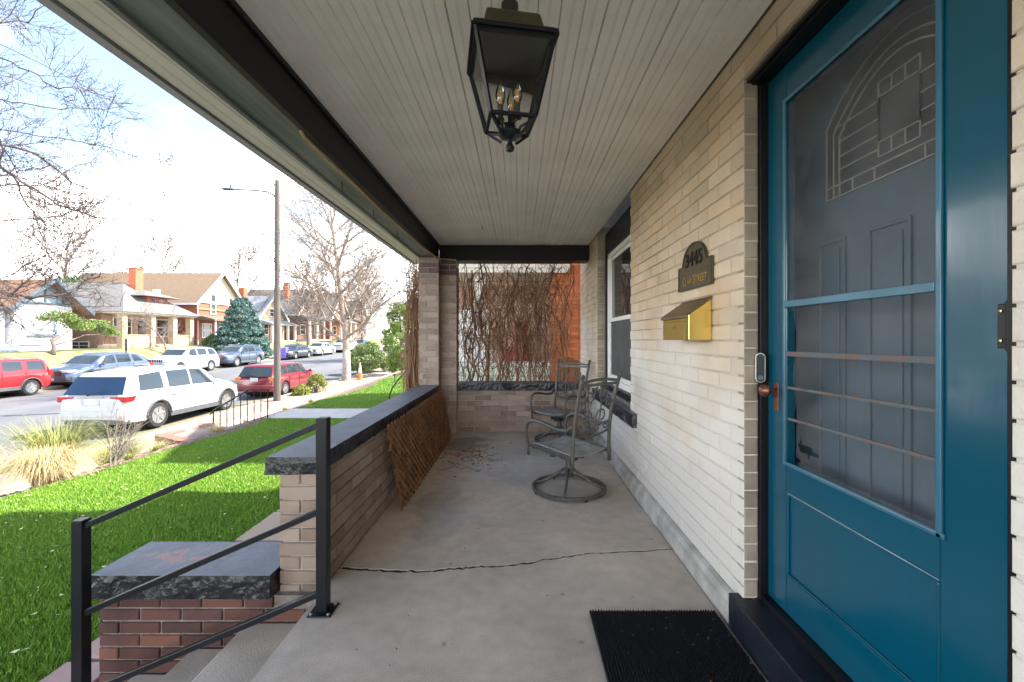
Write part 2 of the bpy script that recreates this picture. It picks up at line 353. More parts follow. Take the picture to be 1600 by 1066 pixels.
blades('turf_blades', 420000, reg_near, M_turf, .036, .0032, 1)
blades('turf_blades', 150000, reg_far, M_turf, .042, .0042, 2)
def fx_lawn(r_):
    y = .9+13*r_.random()**1.5; x = r_.uniform(edge(y)+.1, -2.6); return (x, y, L(y)+.034)
scatter_chips('fallen_leaf_bits', 900, fx_lawn, mat('pale_leaf', (.60,.54,.34), .8, rnd=.3, tint=(.50,.36,.18)), (.008,.022), .8, .010, 9)
# neighbour's cross path, and the flagstones along our foundation
def pathz(x, y): return L(y)+.028
o = sheet('garden_path', -5.85, -.5, 9.9, 11.25, pathz, mat('path_concrete', (.50,.45,.40), .9, var=.1, bump=.2), 8, 2)
fl = bpy.data.objects.new('flagstone_border', None); COL.objects.link(fl); fl['kind'] = 'structure'
y = -.6; fr = random.Random(12)
while y < 7.6:
    ly = fr.uniform(.42,.72); sx = fr.uniform(-.04,.04)
    rows = [(-2.56, -1.99)] if fr.random() < .5 else [(-2.56, -2.28+sx), (-2.26+sx, -1.99)]
    if y > 2.4: rows = [(a, b) if b < -2 else (a, -1.6) for a, b in rows] + [(-1.58, -1.2)]
    for (xa, xb) in rows:
        q = [(xa+fr.uniform(0,.02), y+.01+fr.uniform(0,.02)), (xb-.012, y+.01+fr.uniform(0,.02)), (xb-.012, y+ly-.012), (xa+fr.uniform(0,.03), y+ly-.012)]
        MB().prism(q, L(y)-.03, L(y)+.022+fr.uniform(0,.008), 'z').build('flagstone', M_flag, fl, bevel=.006)
    y += ly
sheet('gravel_bed', -2.57, 1.0, -3, 8.4, lambda x,y: L(y)-.02, M_mulch, 2, 8)

# ------------------------------------------------------------------ bricks
BM = {}
def brick_mesh(l, h, d, m):
    key = (round(l,3), round(h,3), round(d,3), m.name)
    if key in BM: return BM[key]
    c = .0035; mb = MB()
    ring = lambda x, z, y: [(-x,y,-z),(x,y,-z),(x,y,z),(-x,y,z)]
    vs = ring(l/2, h/2, d) + ring(l/2, h/2, c) + ring(l/2-c, h/2-c, 0)
    fs = [(0,1,5,4),(1,2,6,5),(2,3,7,6),(3,0,4,7),(4,5,9,8),(5,6,10,9),(6,7,11,10),(7,4,8,11),(8,9,10,11)]
    mb.add(vs, fs); BM[key] = mb.mesh('brick', m); return BM[key]
def brick_face(root, org, ang, length, z0, z1, m, ch=.068, bl=.205, mo=.009, open_=(), par=0, limit=300, depth=.05, seed=1, proud=.004, band=None):
    """running bond on a vertical face; local x along the face from org, outside is local -y. open_: (u0,u1,z0,z1)"""
    rg = random.Random(seed); out = []
    nrow = int(round((z1-z0)/ch)); ch = (z1-z0)/nrow
    for k in range(nrow):
        za, zb = z0+k*ch, z0+(k+1)*ch; iv = [(0.0, length)]
        for (u0,u1,o0,o1) in open_:
            if zb-.012 > o0 and za+.012 < o1:
                nv = []
                for a, b in iv:
                    if u1 <= a or u0 >= b: nv.append((a,b)); continue
                    if u0 > a: nv.append((a,u0))
                    if u1 < b: nv.append((u1,b))
                iv = nv
        u = -(bl+mo)*.5 if (k+par) % 2 else 0.0
        while u < length:
            for a, b in iv:
                s_, e = max(u, a), min(u+bl, b)
                if e-s_ > .022:
                    if e-s_ > bl-.008: s_, e = u, u+bl
                    out.append(((s_+e)/2, (za+zb)/2, e-s_, zb-za-mo))
            u += bl+mo
    co, si = math.cos(ang), math.sin(ang); off = wloc(root)
    res = []
    for (u, z, l, h) in out:
        pr = rg.uniform(0, proud)
        x = org[0]+co*u + si*pr; y_ = org[1]+si*u - co*pr
        res.append((x, y_, z, round(l/.006)*.006, h, rg.uniform(-.006,.006)))
    res.sort(key=lambda t: (t[0])**2+(t[1])**2+(t[2]-CAMH)**2)
    for i, (x, y_, z, l, h, a) in enumerate(res[:limit]):
        mm = (band[2] if band and band[0] < z < band[1] else m)
        o = bpy.data.objects.new('brick', brick_mesh(l, h, depth, mm)); link(o, root)
        o.location = (x-off.x, y_-off.y, z-off.z); o.rotation_euler = (0, 0, ang+a*.6)
    if len(res) > limit:
        mb = MB()
        for (x, y_, z, l, h, a) in res[limit:]:
            me = brick_mesh(l, h, depth, m)
            c2, s2 = math.cos(ang), math.sin(ang)
            mb.add([(x+c2*v.co.x-s2*v.co.y, y_+s2*v.co.x+c2*v.co.y, z+v.co.z) for v in me.vertices], [tuple(p.vertices) for p in me.polygons])
        o = mb.build('far_bricks', m, root, world=True, fixn=False); o['kind'] = 'stuff'
    return len(res)

# ------------------------------------------------------------------ porch floor and steps
pf = MB(); crack_px = [(545,886),(572,890),(600,891),(625,893),(642,892),(665,892),(690,890),(715,888),(735,887),(752,884),(775,884),(800,882),(830,879),(850,874),(868,872),(900,867),(915,865),(945,863),(1000,861),(1050,858)]
cr_ = [((px-810)/680*(CAMH*680/(py-529)), CAMH*680/(py-529)) for px, py in crack_px]
cr_[0] = (-.92, cr_[0][1]); cr_[-1] = (.86, cr_[-1][1])
fine = []
for (a, b) in zip(cr_, cr_[1:]):
    for t in range(5): fine.append((a[0]+(b[0]-a[0])*t/5, a[1]+(b[1]-a[1])*t/5 + rng.uniform(-.006,.006)))
fine.append(cr_[-1])
lo = [(x, y-.008-rng.uniform(0,.010)*(1-.6*i/len(fine))) for i,(x,y) in enumerate(fine)]; hi = [(x, y+.005+rng.uniform(0,.012)*(1-.6*i/len(fine))) for i,(x,y) in enumerate(fine)]
pf.prism([(-.92,-3),(.86,-3)] + lo[::-1], -.14, 0, 'z'); pf.prism([(.86,5.52),(-.92,5.52)] + hi, -.14, 0, 'z')
fo = pf.build('porch_floor', M_concrete); fo['kind'] = 'structure'
MB().box(-.91, .855, -3, 5.5, -.6, -.005).build('floor_underside', mat('crack_dirt', (.022,.017,.013), 1, bump=.3))['kind'] = 'structure'
# stains: material nodes of the floor (pale lime bloom near the chair, dark damp streaks by the wall)
def floor_stains(m):
    t = m.node_tree; n = t.nodes; l = t.links; b = n['Principled BSDF']; cur = b.inputs['Base Color'].links[0].from_socket
    g = n.new('ShaderNodeNewGeometry')
    def spot(cx, cy, rx, ry, col, amt, sc, cur, thr=.5):
        mp = n.new('ShaderNodeMapping'); mp.inputs['Location'].default_value = (-cx/rx, -cy/ry, 0); mp.inputs['Scale'].default_value = (1/rx, 1/ry, 0); l.new(g.outputs['Position'], mp.inputs[0])
        ln = n.new('ShaderNodeVectorMath'); ln.operation = 'LENGTH'; l.new(mp.outputs[0], ln.inputs[0])
        nz = n.new('ShaderNodeTexNoise'); nz.inputs['Scale'].default_value = sc; nz.inputs['Detail'].default_value = 6; l.new(g.outputs['Position'], nz.inputs[0])
        a = n.new('ShaderNodeMath'); a.operation = 'MULTIPLY_ADD'; l.new(nz.outputs[0], a.inputs[0]); a.inputs[1].default_value = 1.6; l.new(ln.outputs['Value'], a.inputs[2])
        mr = n.new('ShaderNodeMapRange'); mr.inputs[1].default_value = thr+.75; mr.inputs[2].default_value = thr+1.15; mr.inputs[3].default_value = amt; mr.inputs[4].default_value = 0; l.new(a.outputs[0], mr.inputs[0])
        mx = n.new('ShaderNodeMix'); mx.data_type = 'RGBA'; l.new(mr.outputs[0], mx.inputs[0]); l.new(cur, mx.inputs[6]); mx.inputs[7].default_value = rgb(col); return mx.outputs[2]
    cur = spot(-.1, 4.1, .6, .8, (.50,.49,.48), .75, 3.5, cur, .55)
    cur = spot(-.55, 3.0, .25, .9, (.22,.19,.16), .40, 4, cur)
    cur = spot(-.42, 2.9, .22, .35, (.42,.42,.42), .5, 5, cur)
    cur = spot(-.6, 4.9, .35, .5, (.14,.12,.10), .6, 5, cur)
    cur = spot(.35, 4.5, .8, .5, (.40,.38,.35), .4, 3, cur)
    for (sc_, lo_, hi_) in ((230, .80, 1.18), (14, .90, 1.09), (2.3, .90, 1.10)):
        nz = n.new('ShaderNodeTexNoise'); nz.inputs['Scale'].default_value = sc_; nz.inputs['Detail'].default_value = 4; l.new(g.outputs['Position'], nz.inputs[0])
        mr = n.new('ShaderNodeMapRange'); mr.inputs[1].default_value = .3; mr.inputs[2].default_value = .7; mr.inputs[3].default_value = lo_; mr.inputs[4].default_value = hi_; l.new(nz.outputs[0], mr.inputs[0])
        mm = n.new('ShaderNodeVectorMath'); mm.operation = 'SCALE'; l.new(cur, mm.inputs[0]); l.new(mr.outputs[0], mm.inputs['Scale']); cur = mm.outputs[0]
    # small dark specks
    vo = n.new('ShaderNodeTexVoronoi'); vo.inputs['Scale'].default_value = 5.5; l.new(g.outputs['Position'], vo.inputs[0])
    nz = n.new('ShaderNodeTexNoise'); nz.inputs['Scale'].default_value = 30; l.new(g.outputs['Position'], nz.inputs[0])
    a = n.new('ShaderNodeMath'); a.operation = 'MULTIPLY_ADD'; l.new(nz.outputs[0], a.inputs[0]); a.inputs[1].default_value = .16; l.new(vo.outputs['Distance'], a.inputs[2])
    mr = n.new('ShaderNodeMapRange'); mr.inputs[1].default_value = .12; mr.inputs[2].default_value = .15; mr.inputs[3].default_value = .45; mr.inputs[4].default_value = 0; l.new(a.outputs[0], mr.inputs[0])
    mx = n.new('ShaderNodeMix'); mx.data_type = 'RGBA'; l.new(mr.outputs[0], mx.inputs[0]); l.new(cur, mx.inputs[6]); mx.inputs[7].default_value = rgb((.13,.12,.11)); cur = mx.outputs[2]
    l.new(cur, b.inputs['Base Color'])
floor_stains(M_concrete)
steps = thing('porch_steps', 'worn concrete steps descending beside the purple brick cheek wall', 'steps', (-1.2, 1, L(0)))
for i, (xn, zt) in enumerate([(-1.275, -.155), (-1.53, -.275), (-1.80, -.395), (-2.07,-.515)]):
    xr = [-.921, -1.25, -1.50, -1.77][i]
    MB().box(xn, xr, .05, 2.045, zt-.13, zt).build('step', M_step, steps, world=True, bevel=.008)
MB().box(-1.76, -.93, .1, 2.04, L(0)-.1, -.40).build('step_core', M_step, steps, world=True)

# ------------------------------------------------------------------ rock-faced stone slabs
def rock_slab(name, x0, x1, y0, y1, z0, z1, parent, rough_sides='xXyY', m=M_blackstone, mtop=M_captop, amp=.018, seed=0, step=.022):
    bm = bmesh.new(); nx, ny, nz = [max(1, int((b-a)/step)) for a, b in ((x0,x1),(y0,y1),(z0,z1))]
    nx, ny = min(nx, 160), min(ny, 160)
    def gv(i,j,k): return (x0+(x1-x0)*i/nx, y0+(y1-y0)*j/ny, z0+(z1-z0)*k/nz)
    idx = {}
    def V(i,j,k):
        if (i,j,k) not in idx: idx[(i,j,k)] = bm.verts.new(gv(i,j,k))
        return idx[(i,j,k)]
    for j in range(ny):
        for k in range(nz):
            bm.faces.new((V(0,j,k),V(0,j,k+1),V(0,j+1,k+1),V(0,j+1,k))); bm.faces.new((V(nx,j,k),V(nx,j+1,k),V(nx,j+1,k+1),V(nx,j,k+1)))
    for i in range(nx):
        for k in range(nz):
            bm.faces.new((V(i,0,k),V(i+1,0,k),V(i+1,0,k+1),V(i,0,k+1))); bm.faces.new((V(i,ny,k),V(i,ny,k+1),V(i+1,ny,k+1),V(i+1,ny,k)))
    tops = []
    bm.faces.new([V(i,0,0) for i in range(nx+1)][::-1][:0] + [V(0,0,0),V(0,ny,0),V(nx,ny,0),V(nx,0,0)])
    loop = [V(i,0,nz) for i in range(nx)] + [V(nx,j,nz) for j in range(ny)] + [V(i,ny,nz) for i in range(nx,0,-1)] + [V(0,j,nz) for j in range(ny,0,-1)]
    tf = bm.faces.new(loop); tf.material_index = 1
    for (i,j,k), v in idx.items():
        p = v.co.copy(); q = p*11+Vector((seed*7.3,0,0)); d = amp*(noise.noise(q)+.55*noise.noise(q*2.7)+.3*noise.noise(q*6))
        edge_ = .35 if k == nz else 1.0
        if k == nz: d = -abs(d)*.6
        if i == 0 and 'x' in rough_sides: v.co.x -= d*edge_
        if i == nx and 'X' in rough_sides: v.co.x += d*edge_
        if j == 0 and 'y' in rough_sides: v.co.y -= d*edge_
        if j == ny and 'Y' in rough_sides: v.co.y += d*edge_
    off = wloc(parent) if parent else Vector((0,0,0))
    for v in bm.verts: v.co -= off
    bmesh.ops.recalc_face_normals(bm, faces=bm.faces)
    me = bpy.data.meshes.new(name); bm.to_mesh(me); bm.free(); me.materials.append(m); me.materials.append(mtop)
    return link(bpy.data.objects.new(name, me), parent)

# ------------------------------------------------------------------ porch walls
# front parapet with its pier end, X -1.145..-.92
pw = thing('parapet_wall', 'low grey-brown brick parapet wall with a long black stone cap beside the lawn', 'wall', (-1.03, 3.6, 0))
MB().box(-1.135, -.93, 2.10, 5.22, -.62, .54).build('mortar', M_greymortar, pw, world=True)
brick_face(pw, (-1.148, 2.092), 0, .228, 0.0-.07, .54, M_greybrick, open_=(), par=1, seed=3, ch=.0677)
brick_face(pw, (-.922, 2.10), R(90), 3.12, 0, .54, M_greybrick, seed=4, ch=.0675)
brick_face(pw, (-1.143, 5.22), R(-90), 3.12, -.6, .54, M_greybrick, seed=5, ch=.0675, limit=1)
for i, (a, b) in enumerate([(2.045, 3.68), (3.684, 5.222)]):
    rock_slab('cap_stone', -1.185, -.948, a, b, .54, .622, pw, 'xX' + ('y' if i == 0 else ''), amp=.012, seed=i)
# cheek wall beside the steps
cw = thing('cheek_wall', 'dark purple brick cheek wall under a weathered black slab beside the steps', 'wall', (-1.5, 2.2, L(0)))
MB().box(-1.965, -.93, 2.058, 2.34, L(0)-.1, -.035).build('mortar', M_purplemortar, cw, world=True)
MB().box(-1.15, -.93, 2.056, 2.10, -.155, -.07).build('mortar', M_purplemortar, cw, world=True)
brick_face(cw, (-1.975, 2.05), 0, 1.052, -.64, -.032, M_purplebrick, ch=.0608, bl=.186, mo=.010, seed=6, open_=((.82,2,-.07,1),), band=None)
brick_face(cw, (-1.972, 2.34), R(-90), .285, -.64, -.032, M_purplebrick, ch=.0608, bl=.186, mo=.010, seed=7)
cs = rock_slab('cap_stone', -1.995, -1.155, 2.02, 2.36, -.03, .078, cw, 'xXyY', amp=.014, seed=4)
def peeled(m):   # red stone showing where the paint has peeled off the slab
    m2 = m.copy(); m2.name = 'peeling_black_paint_sky_sheen'; t = m2.node_tree; n = t.nodes; l = t.links; b = n['Principled BSDF']; cur = b.inputs['Base Color'].links[0].from_socket
    g = n.new('ShaderNodeNewGeometry'); mp = n.new('ShaderNodeMapping'); mp.inputs['Location'].default_value = (1.70/.26, -2.20/.10, 0); mp.inputs['Scale'].default_value = (1/.26, 1/.10, 0); l.new(g.outputs['Position'], mp.inputs[0])
    ln = n.new('ShaderNodeVectorMath'); ln.operation = 'LENGTH'; l.new(mp.outputs[0], ln.inputs[0])
    nz = n.new('ShaderNodeTexNoise'); nz.inputs['Scale'].default_value = 16; nz.inputs['Detail'].default_value = 4; l.new(g.outputs['Position'], nz.inputs[0])
    a = n.new('ShaderNodeMath'); a.operation = 'MULTIPLY_ADD'; l.new(nz.outputs[0], a.inputs[0]); a.inputs[1].default_value = 3.2; l.new(ln.outputs['Value'], a.inputs[2])
    mr = n.new('ShaderNodeMapRange'); mr.inputs[1].default_value = 1.95; mr.inputs[2].default_value = 2.15; mr.inputs[3].default_value = .85; mr.inputs[4].default_value = 0; l.new(a.outputs[0], mr.inputs[0])
    mx = n.new('ShaderNodeMix'); mx.data_type = 'RGBA'; l.new(mr.outputs[0], mx.inputs[0]); l.new(cur, mx.inputs[6]); mx.inputs[7].default_value = rgb((.33,.14,.10)); l.new(mx.outputs[2], b.inputs['Base Color']); return m2
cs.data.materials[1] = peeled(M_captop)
# corner column and pilaster
M_bandbrick = mat('plum_band_brick', (.12,.075,.07), .8, rnd=.2, var=.15)
bc_ = thing('brick_column', 'tall grey-brown brick porch column at the far lawn corner', 'column', (-1.08, 5.4, 0))
MB().box(-1.185, -.965, 5.23, 5.62, -.62, 2.163).build('mortar', M_greymortar, bc_, world=True)
bb = (1.955, 2.155, M_bandbrick)
brick_face(bc_, (-1.195, 5.222), 0, .238, .625, 2.163, M_greybrick, seed=8, par=1, ch=.0668, bl=.205)
brick_face(bc_, (-.957, 5.222), R(90), .17, 0, 2.163, M_greybrick, seed=9, ch=.0675)
brick_face(bc_, (-1.195, 5.62), R(-90), .40, .625, 2.163, M_greybrick, seed=10, ch=.0675)
ew = thing('end_wall', 'low brick wall and pilaster closing the far end of the porch under a black sill', 'wall', (-.1, 5.55, 0))
MB().box(-.965, -.775, 5.405, 5.62, 0, 2.163).build('mortar', M_greymortar, ew, world=True)
MB().box(-.775, .865, 5.515, 5.70, -.62, .525).build('mortar', M_greymortar, ew, world=True)
brick_face(ew, (-.957, 5.398), 0, .19, 0, 2.163, M_greybrick, seed=11, par=1, ch=.0675, band=bb)
brick_face(ew, (-.767, 5.398), R(90), .23, .62, 2.163, M_greybrick, seed=12, ch=.0675)
brick_face(ew, (-.767, 5.506), 0, 1.63, 0, .525, M_greybrick, seed=13, ch=.0656)
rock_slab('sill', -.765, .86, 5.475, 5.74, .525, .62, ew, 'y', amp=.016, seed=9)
# plum band on the column top
for o in list(KIDS[bc_.name]):
    if o.name.startswith('brick') and bb[0] < o.location.z < 2.10:
        o.data = brick_mesh(round((max(v.co.x for v in o.data.vertices)*2)/.006)*.006, max(v.co.z for v in o.data.vertices)*2, .05, M_bandbrick)

# ------------------------------------------------------------------ porch roof
pr = thing('porch_roof', 'porch roof with cream beadboard ceiling and charcoal beams', 'porch roof', (0, 2, 2.36))
nb = 23; bw = (.895+1.0)/nb
def board(x0, w_, y0, y1):
    prof = [(0,0),(.0035,-.006),(w_*.44,-.006),(w_*.46,-.0030),(w_*.485,-.006),(w_*.515,-.006),(w_*.54,-.0030),(w_*.56,-.006),(w_-.0035,-.006),(w_,0),(w_,.012),(0,.012)]
    return MB().prism([(x0+p, 2.366+q) for p, q in prof][::-1], y0, y1, 'y')
for i in range(nb):
    x0 = -1.0+i*bw; cut = [None, None, None, 2.9, None, None, 1.2, None, None, 3.6, None, None, 2.2, None, None, None, 3.1][i % 17]
    segs = [(-3, cut-.001), (cut+.001, 5.5)] if cut else [(-3, 5.5)]
    for (ya, yb) in segs: 
        o = board(x0+.0004, bw-.0008-rng.choice([0,0,.0008,.002]), ya, yb).build('ceiling_board', M_white, pr, world=True); o.location.z += rng.uniform(0, .0015)
MB().box(-1.03, .9, -3, 5.5, 2.385, 2.40).build('roof_deck', mat('dark_roof_deck', (.03,.028,.025), .9), pr, world=True)
# beams
MB().box(-1.036, -1.002, -3, 5.5, 2.165, 2.375).build('inner_beam', M_charcoal, pr, world=True, bevel=.003)
MB().box(-1.001, -.988, -3, 5.5, 2.335, 2.366).build('crown_strip', M_blackpaint, pr, world=True, bevel=.003)
MB().box(-1.19, -1.037, -3, 5.9, 2.170, 2.20).build('beam_soffit', M_greenbeam, pr, world=True, bevel=.003)
MB().box(-1.215, -1.192, -3, 5.9, 2.158, 2.38).build('outer_beam', M_greenbeam, pr, world=True, bevel=.003)
MB().box(-1.002, .895, 5.5, 5.72, 2.165, 2.375).build('end_beam', M_charcoal, pr, world=True, bevel=.003)
for i in range(3):
    a = -1.395+i*.058; 
    MB().prism([(a+.001,2.205),(a+.006,2.199),(a+.052,2.199),(a+.057,2.205),(a+.057,2.215),(a+.001,2.215)][::-1], -3, 5.95, 'y').build('soffit_board', M_soffit, pr, world=True)
MB().prism([(-1.40,2.19),(-1.455,2.20),(-1.475,2.235),(-1.475,2.31),(-1.465,2.31),(-1.465,2.24),(-1.45,2.212),(-1.40,2.205)], -3, 5.97, 'y').build('gutter', M_gutter, pr, world=True)
MB().box(-1.399, -1.216, -3, 5.95, 2.216, 2.34).build('fascia', M_soffit, pr, world=True)
MB().prism([(-1.46,2.315),(-1.46,2.335),(.9,3.02),(.9,2.42),(-1.0,2.42)], -3.0, 5.98, 'y').build('shingle_slope', mat('grey_shingle', (.13,.125,.12), .95, scale=30, bump=.5), pr, world=True)
for yy in (2.75, 3.35, 4.0): # screw hooks under the beam
    MB().tube([(-1.115,yy,2.172),(-1.115,yy,2.13),(-1.113,yy+.006,2.112),(-1.10,yy+.01,2.106),(-1.09,yy+.01,2.115)], .0028, 5).build('hook', M_blackmetal, pr, world=True)
MB().tube([(-.38,4.55,2.362),(-.38,4.55,2.335),(-.372,4.553,2.325),(-.365,4.556,2.335)], .003, 5).build('hook', M_blackmetal, pr, world=True)
# old cord along the beam
cp = [(-1.03,2.06,2.162),(-1.045,2.12,2.163),(-1.038,2.4,2.150),(-1.045,2.8,2.160),(-1.05,3.3,2.160),(-1.04,3.9,2.160),(-1.03,4.6,2.158),(-1.0,5.05,2.157),(-.985,5.18,2.150),(-.99,5.205,2.135),(-.95,5.215,2.128),(-.93,5.30,2.150),(-.86,5.385,2.158),(-.78,5.385,2.15),(-.758,5.39,2.10),(-.755,5.39,2.05)]
tag(MB().tube(cp, .0085, 6).build('cord', mat('tan_cord', (.50,.36,.18), .8, scale=80), smooth='all'), 'tan cord strung along the underside of the charcoal beam', 'cord')
# ------------------------------------------------------------------ our house: cream brick wall, window, doors
hs = thing('brick_house', 'cream brick house front with teal screen door and white sash window', 'house', (1.2, 2, 0))
# openings in (Y, Z): door .80..1.742 x .13..2.21 ; window 3.5..4.97 x .66..2.36
DY0, DY1, DZ = .795, 1.742, 2.21; WY0, WY1, WZ0 = 3.5, 4.97, .66
org_y = 6.3
U = lambda y0, y1, z0, z1: (org_y-y1, org_y-y0, z0, z1)
ops = (U(DY0, DY1, -1, DZ), U(WY0, WY1, WZ0-.14, 3))
for (a, b, c, d) in [(-3, DY0-.005, -.62, 2.45), (DY0-.005, DY1+.003, DZ+.003, 2.45), (DY1+.003, WY0-.003, -.62, 2.45), (WY0-.003, WY1+.003, -.62, WZ0-.14), (WY1+.003, 6.29, -.62, 2.45)]:
    MB().box(.9042, 1.10, a, b, c, d).build('mortar', M_creammortar, hs, world=True)
nbk = brick_face(hs, (.9, org_y), R(-90), 5.95, .118, 2.362, M_creambrick, ch=.0705, bl=.21, mo=.0075, open_=ops, seed=21, limit=300, proud=.003)
# far door jamb and far window jamb, facing the camera
MB().box(.905, .956, DY1-.0015, DY1+.02, .145, 2.205).build('mortar', M_creammortar, hs, world=True)
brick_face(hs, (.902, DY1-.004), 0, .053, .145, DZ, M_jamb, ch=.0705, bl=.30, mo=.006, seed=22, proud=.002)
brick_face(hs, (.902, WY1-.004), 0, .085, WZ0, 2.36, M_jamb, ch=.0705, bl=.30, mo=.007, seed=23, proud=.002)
# stepped base ledge
def ledge(y0, y1):
    n = max(1, int((y1-y0)/.42)); w_ = (y1-y0)/n
    for i in range(n):
        MB().prism([(.862+rng.uniform(0,.002),0.001),(.862,.072),(.873,.080),(.88,.108),(.899,.117),(.906,.117),(.906,0.001)], y0+i*w_+.002, y0+(i+1)*w_-.002, 'y').build('base_stone', mat('dirty_base_stone', (.55,.51,.46), .9, col2=(.36,.33,.29), scale=7, rnd=.12, bump=.6, bscale=40), hs, world=True)
ledge(DY1+.04, 5.50); ledge(5.72, 6.3)
# house body behind, with gable roof
MB().box(1.6, 9, -5, 6.29, -.62, 6.4).build('house_body', M_creambrick, hs, world=True)
MB().box(1.10, 1.6, -5, 6.29, 2.45, 6.4).build('upper_wall', M_creambrick, hs, world=True)
MB().prism([(-5.2,6.4),(6.5,6.4),(.6,8.6)], .95, 9.2, 'x').build('main_roof', MC['grey_shingle'], hs, world=True)
MB().box(1.10, 1.6, 5.2, 6.29, -.62, 2.45).build('side_wall', M_creambrick, hs, world=True)
# interior dark room lining behind the window
MB().box(1.50, 1.59, 1.9, 5.1, 0, 2.44).build('room_wall', mat('dim_room', (.04,.038,.035), .9), hs, world=True)

# window: black brickmould, white vinyl double hung
wn = MB().box(.992, 1.06, 4.91, WY1, WZ0, 2.36).box(.992, 1.06, 3.50, 3.56, WZ0, 2.36).box(.99, 1.06, 3.56, 4.91, 2.12, 2.36).box(.95, 1.06, 3.5, WY1, WZ0-.02, WZ0+.03).build('window', M_blackpaint, hs, world=True, bevel=.003)
def sub(mb, name, m, par, **k): return mb.build(name, m, par, world=True, **k)
F0, F1 = 3.56, 4.91
sub(MB().box(1.005,1.055,F1-.05,F1,WZ0+.06,2.12).box(1.005,1.055,F0,F0+.05,WZ0+.06,2.12).box(1.005,1.055,F0,F1,2.07,2.118).box(1.0,1.055,F0,F1,WZ0+.03,WZ0+.085), 'window_frame', M_vinyl, wn, bevel=.003)
sub(MB().box(1.012,1.05,F0+.05,F1-.05,1.36,1.40).box(1.015,1.045,F1-.085,F1-.051,WZ0+.085,1.36).box(1.015,1.045,F0+.051,F0+.085,WZ0+.085,1.36).box(1.015,1.045,F0+.085,F1-.085,WZ0+.086,WZ0+.13), 'lower_sash', M_vinyl, wn, bevel=.003)
sub(MB().box(1.03,1.05,F1-.085,F1-.051,1.401,2.069).box(1.03,1.05,F0+.051,F0+.085,1.401,2.069).box(1.03,1.05,F0+.085,F1-.085,2.035,2.069), 'upper_sash', M_vinyl, wn, bevel=.003)
sub(MB().quad((1.04,F0+.08,1.40),(1.04,F1-.08,1.40),(1.04,F1-.08,2.04),(1.04,F0+.08,2.04)), 'pane', glass_mat('window_glass', (.025,.028,.03)), wn)
sub(MB().quad((1.03,F0+.08,WZ0+.12),(1.03,F1-.08,WZ0+.12),(1.03,F1-.08,1.37),(1.03,F0+.08,1.37)), 'insect_screen', mat('insect_screen', (.075,.078,.08), .55), wn)
MB().box(.93, .99, 3.505, 4.965, WZ0-.055, WZ0-.022).build('wood_sill', mat('grey_sill_paint', (.12,.115,.11), .6), hs, world=True, bevel=.004)
rock_slab('stone_sill', .862, .99, 3.30, 5.06, WZ0-.16, WZ0-.055, hs, 'xy', amp=.014, seed=14)

# screen door: stiles and rails as boards, framed panel, mesh, bars, knob, hinges
XD = .985
dr = MB().box(XD, XD+.035, 1.602, 1.718, .17, 2.188).build('screen_door', M_teal, hs, world=True, bevel=.004)   # latch stile
sub(MB().box(XD, XD+.035, .856, 1.018, .17, 2.188), 'hinge_stile', M_teal, dr, bevel=.004)
sub(MB().box(XD+.0005, XD+.035, 1.019, 1.601, 2.05, 2.188), 'top_rail', M_teal, dr, bevel=.003)
sub(MB().box(XD+.0005, XD+.035, 1.019, 1.601, .615, .728), 'lock_rail', M_teal, dr, bevel=.003)
sub(MB().box(XD+.0005, XD+.035, 1.019, 1.601, .17, .31), 'bottom_rail', M_teal, dr, bevel=.003)
sub(MB().box(XD+.009, XD+.028, 1.0, 1.62, .30, .63), 'door_panel', M_teal, dr)
sub(MB().box(XD+.001,XD+.009,1.019,1.601,.606,.615).box(XD+.001,XD+.009,1.019,1.601,.31,.319).box(XD+.001,XD+.009,1.592,1.601,.319,.606).box(XD+.001,XD+.009,1.019,1.028,.319,.606), 'panel_moulding', M_teal, dr, bevel=.003)
# stop bead round the mesh
sub(MB().box(XD-.008,XD,1.006,1.022,.715,2.06).box(XD-.008,XD,1.598,1.612,.728,2.06).box(XD-.008,XD,1.022,1.598,2.046,2.06).box(XD-.008,XD,1.0,1.612,.715,.728), 'screen_bead', mat('worn_teal_bead', (.03,.125,.19), .35, coat=.2, bump=.15), dr, bevel=.003)
sub(MB().bar((XD-.004,1.022,1.302),(XD-.004,1.600,1.305), .010, .024), 'middle_bar', MC['worn_teal_bead'], dr, bevel=.002)
M_rust = mat('worn_bar_paint', (.15,.085,.065), .7, col2=(.07,.11,.13), scale=25)
sub(MB().bar((XD+.002,1.022,1.128),(XD+.002,1.600,1.124), .010, .017), 'rusty_bar', M_rust, dr)
sub(MB().bar((XD+.006,1.022,1.008),(XD+.006,1.600,1.0), .007, .009), 'thin_bar', M_rust, dr)
sub(MB().bar((XD+.006,1.022,.892),(XD+.006,1.600,.886), .007, .009), 'thin_bar', M_rust, dr)
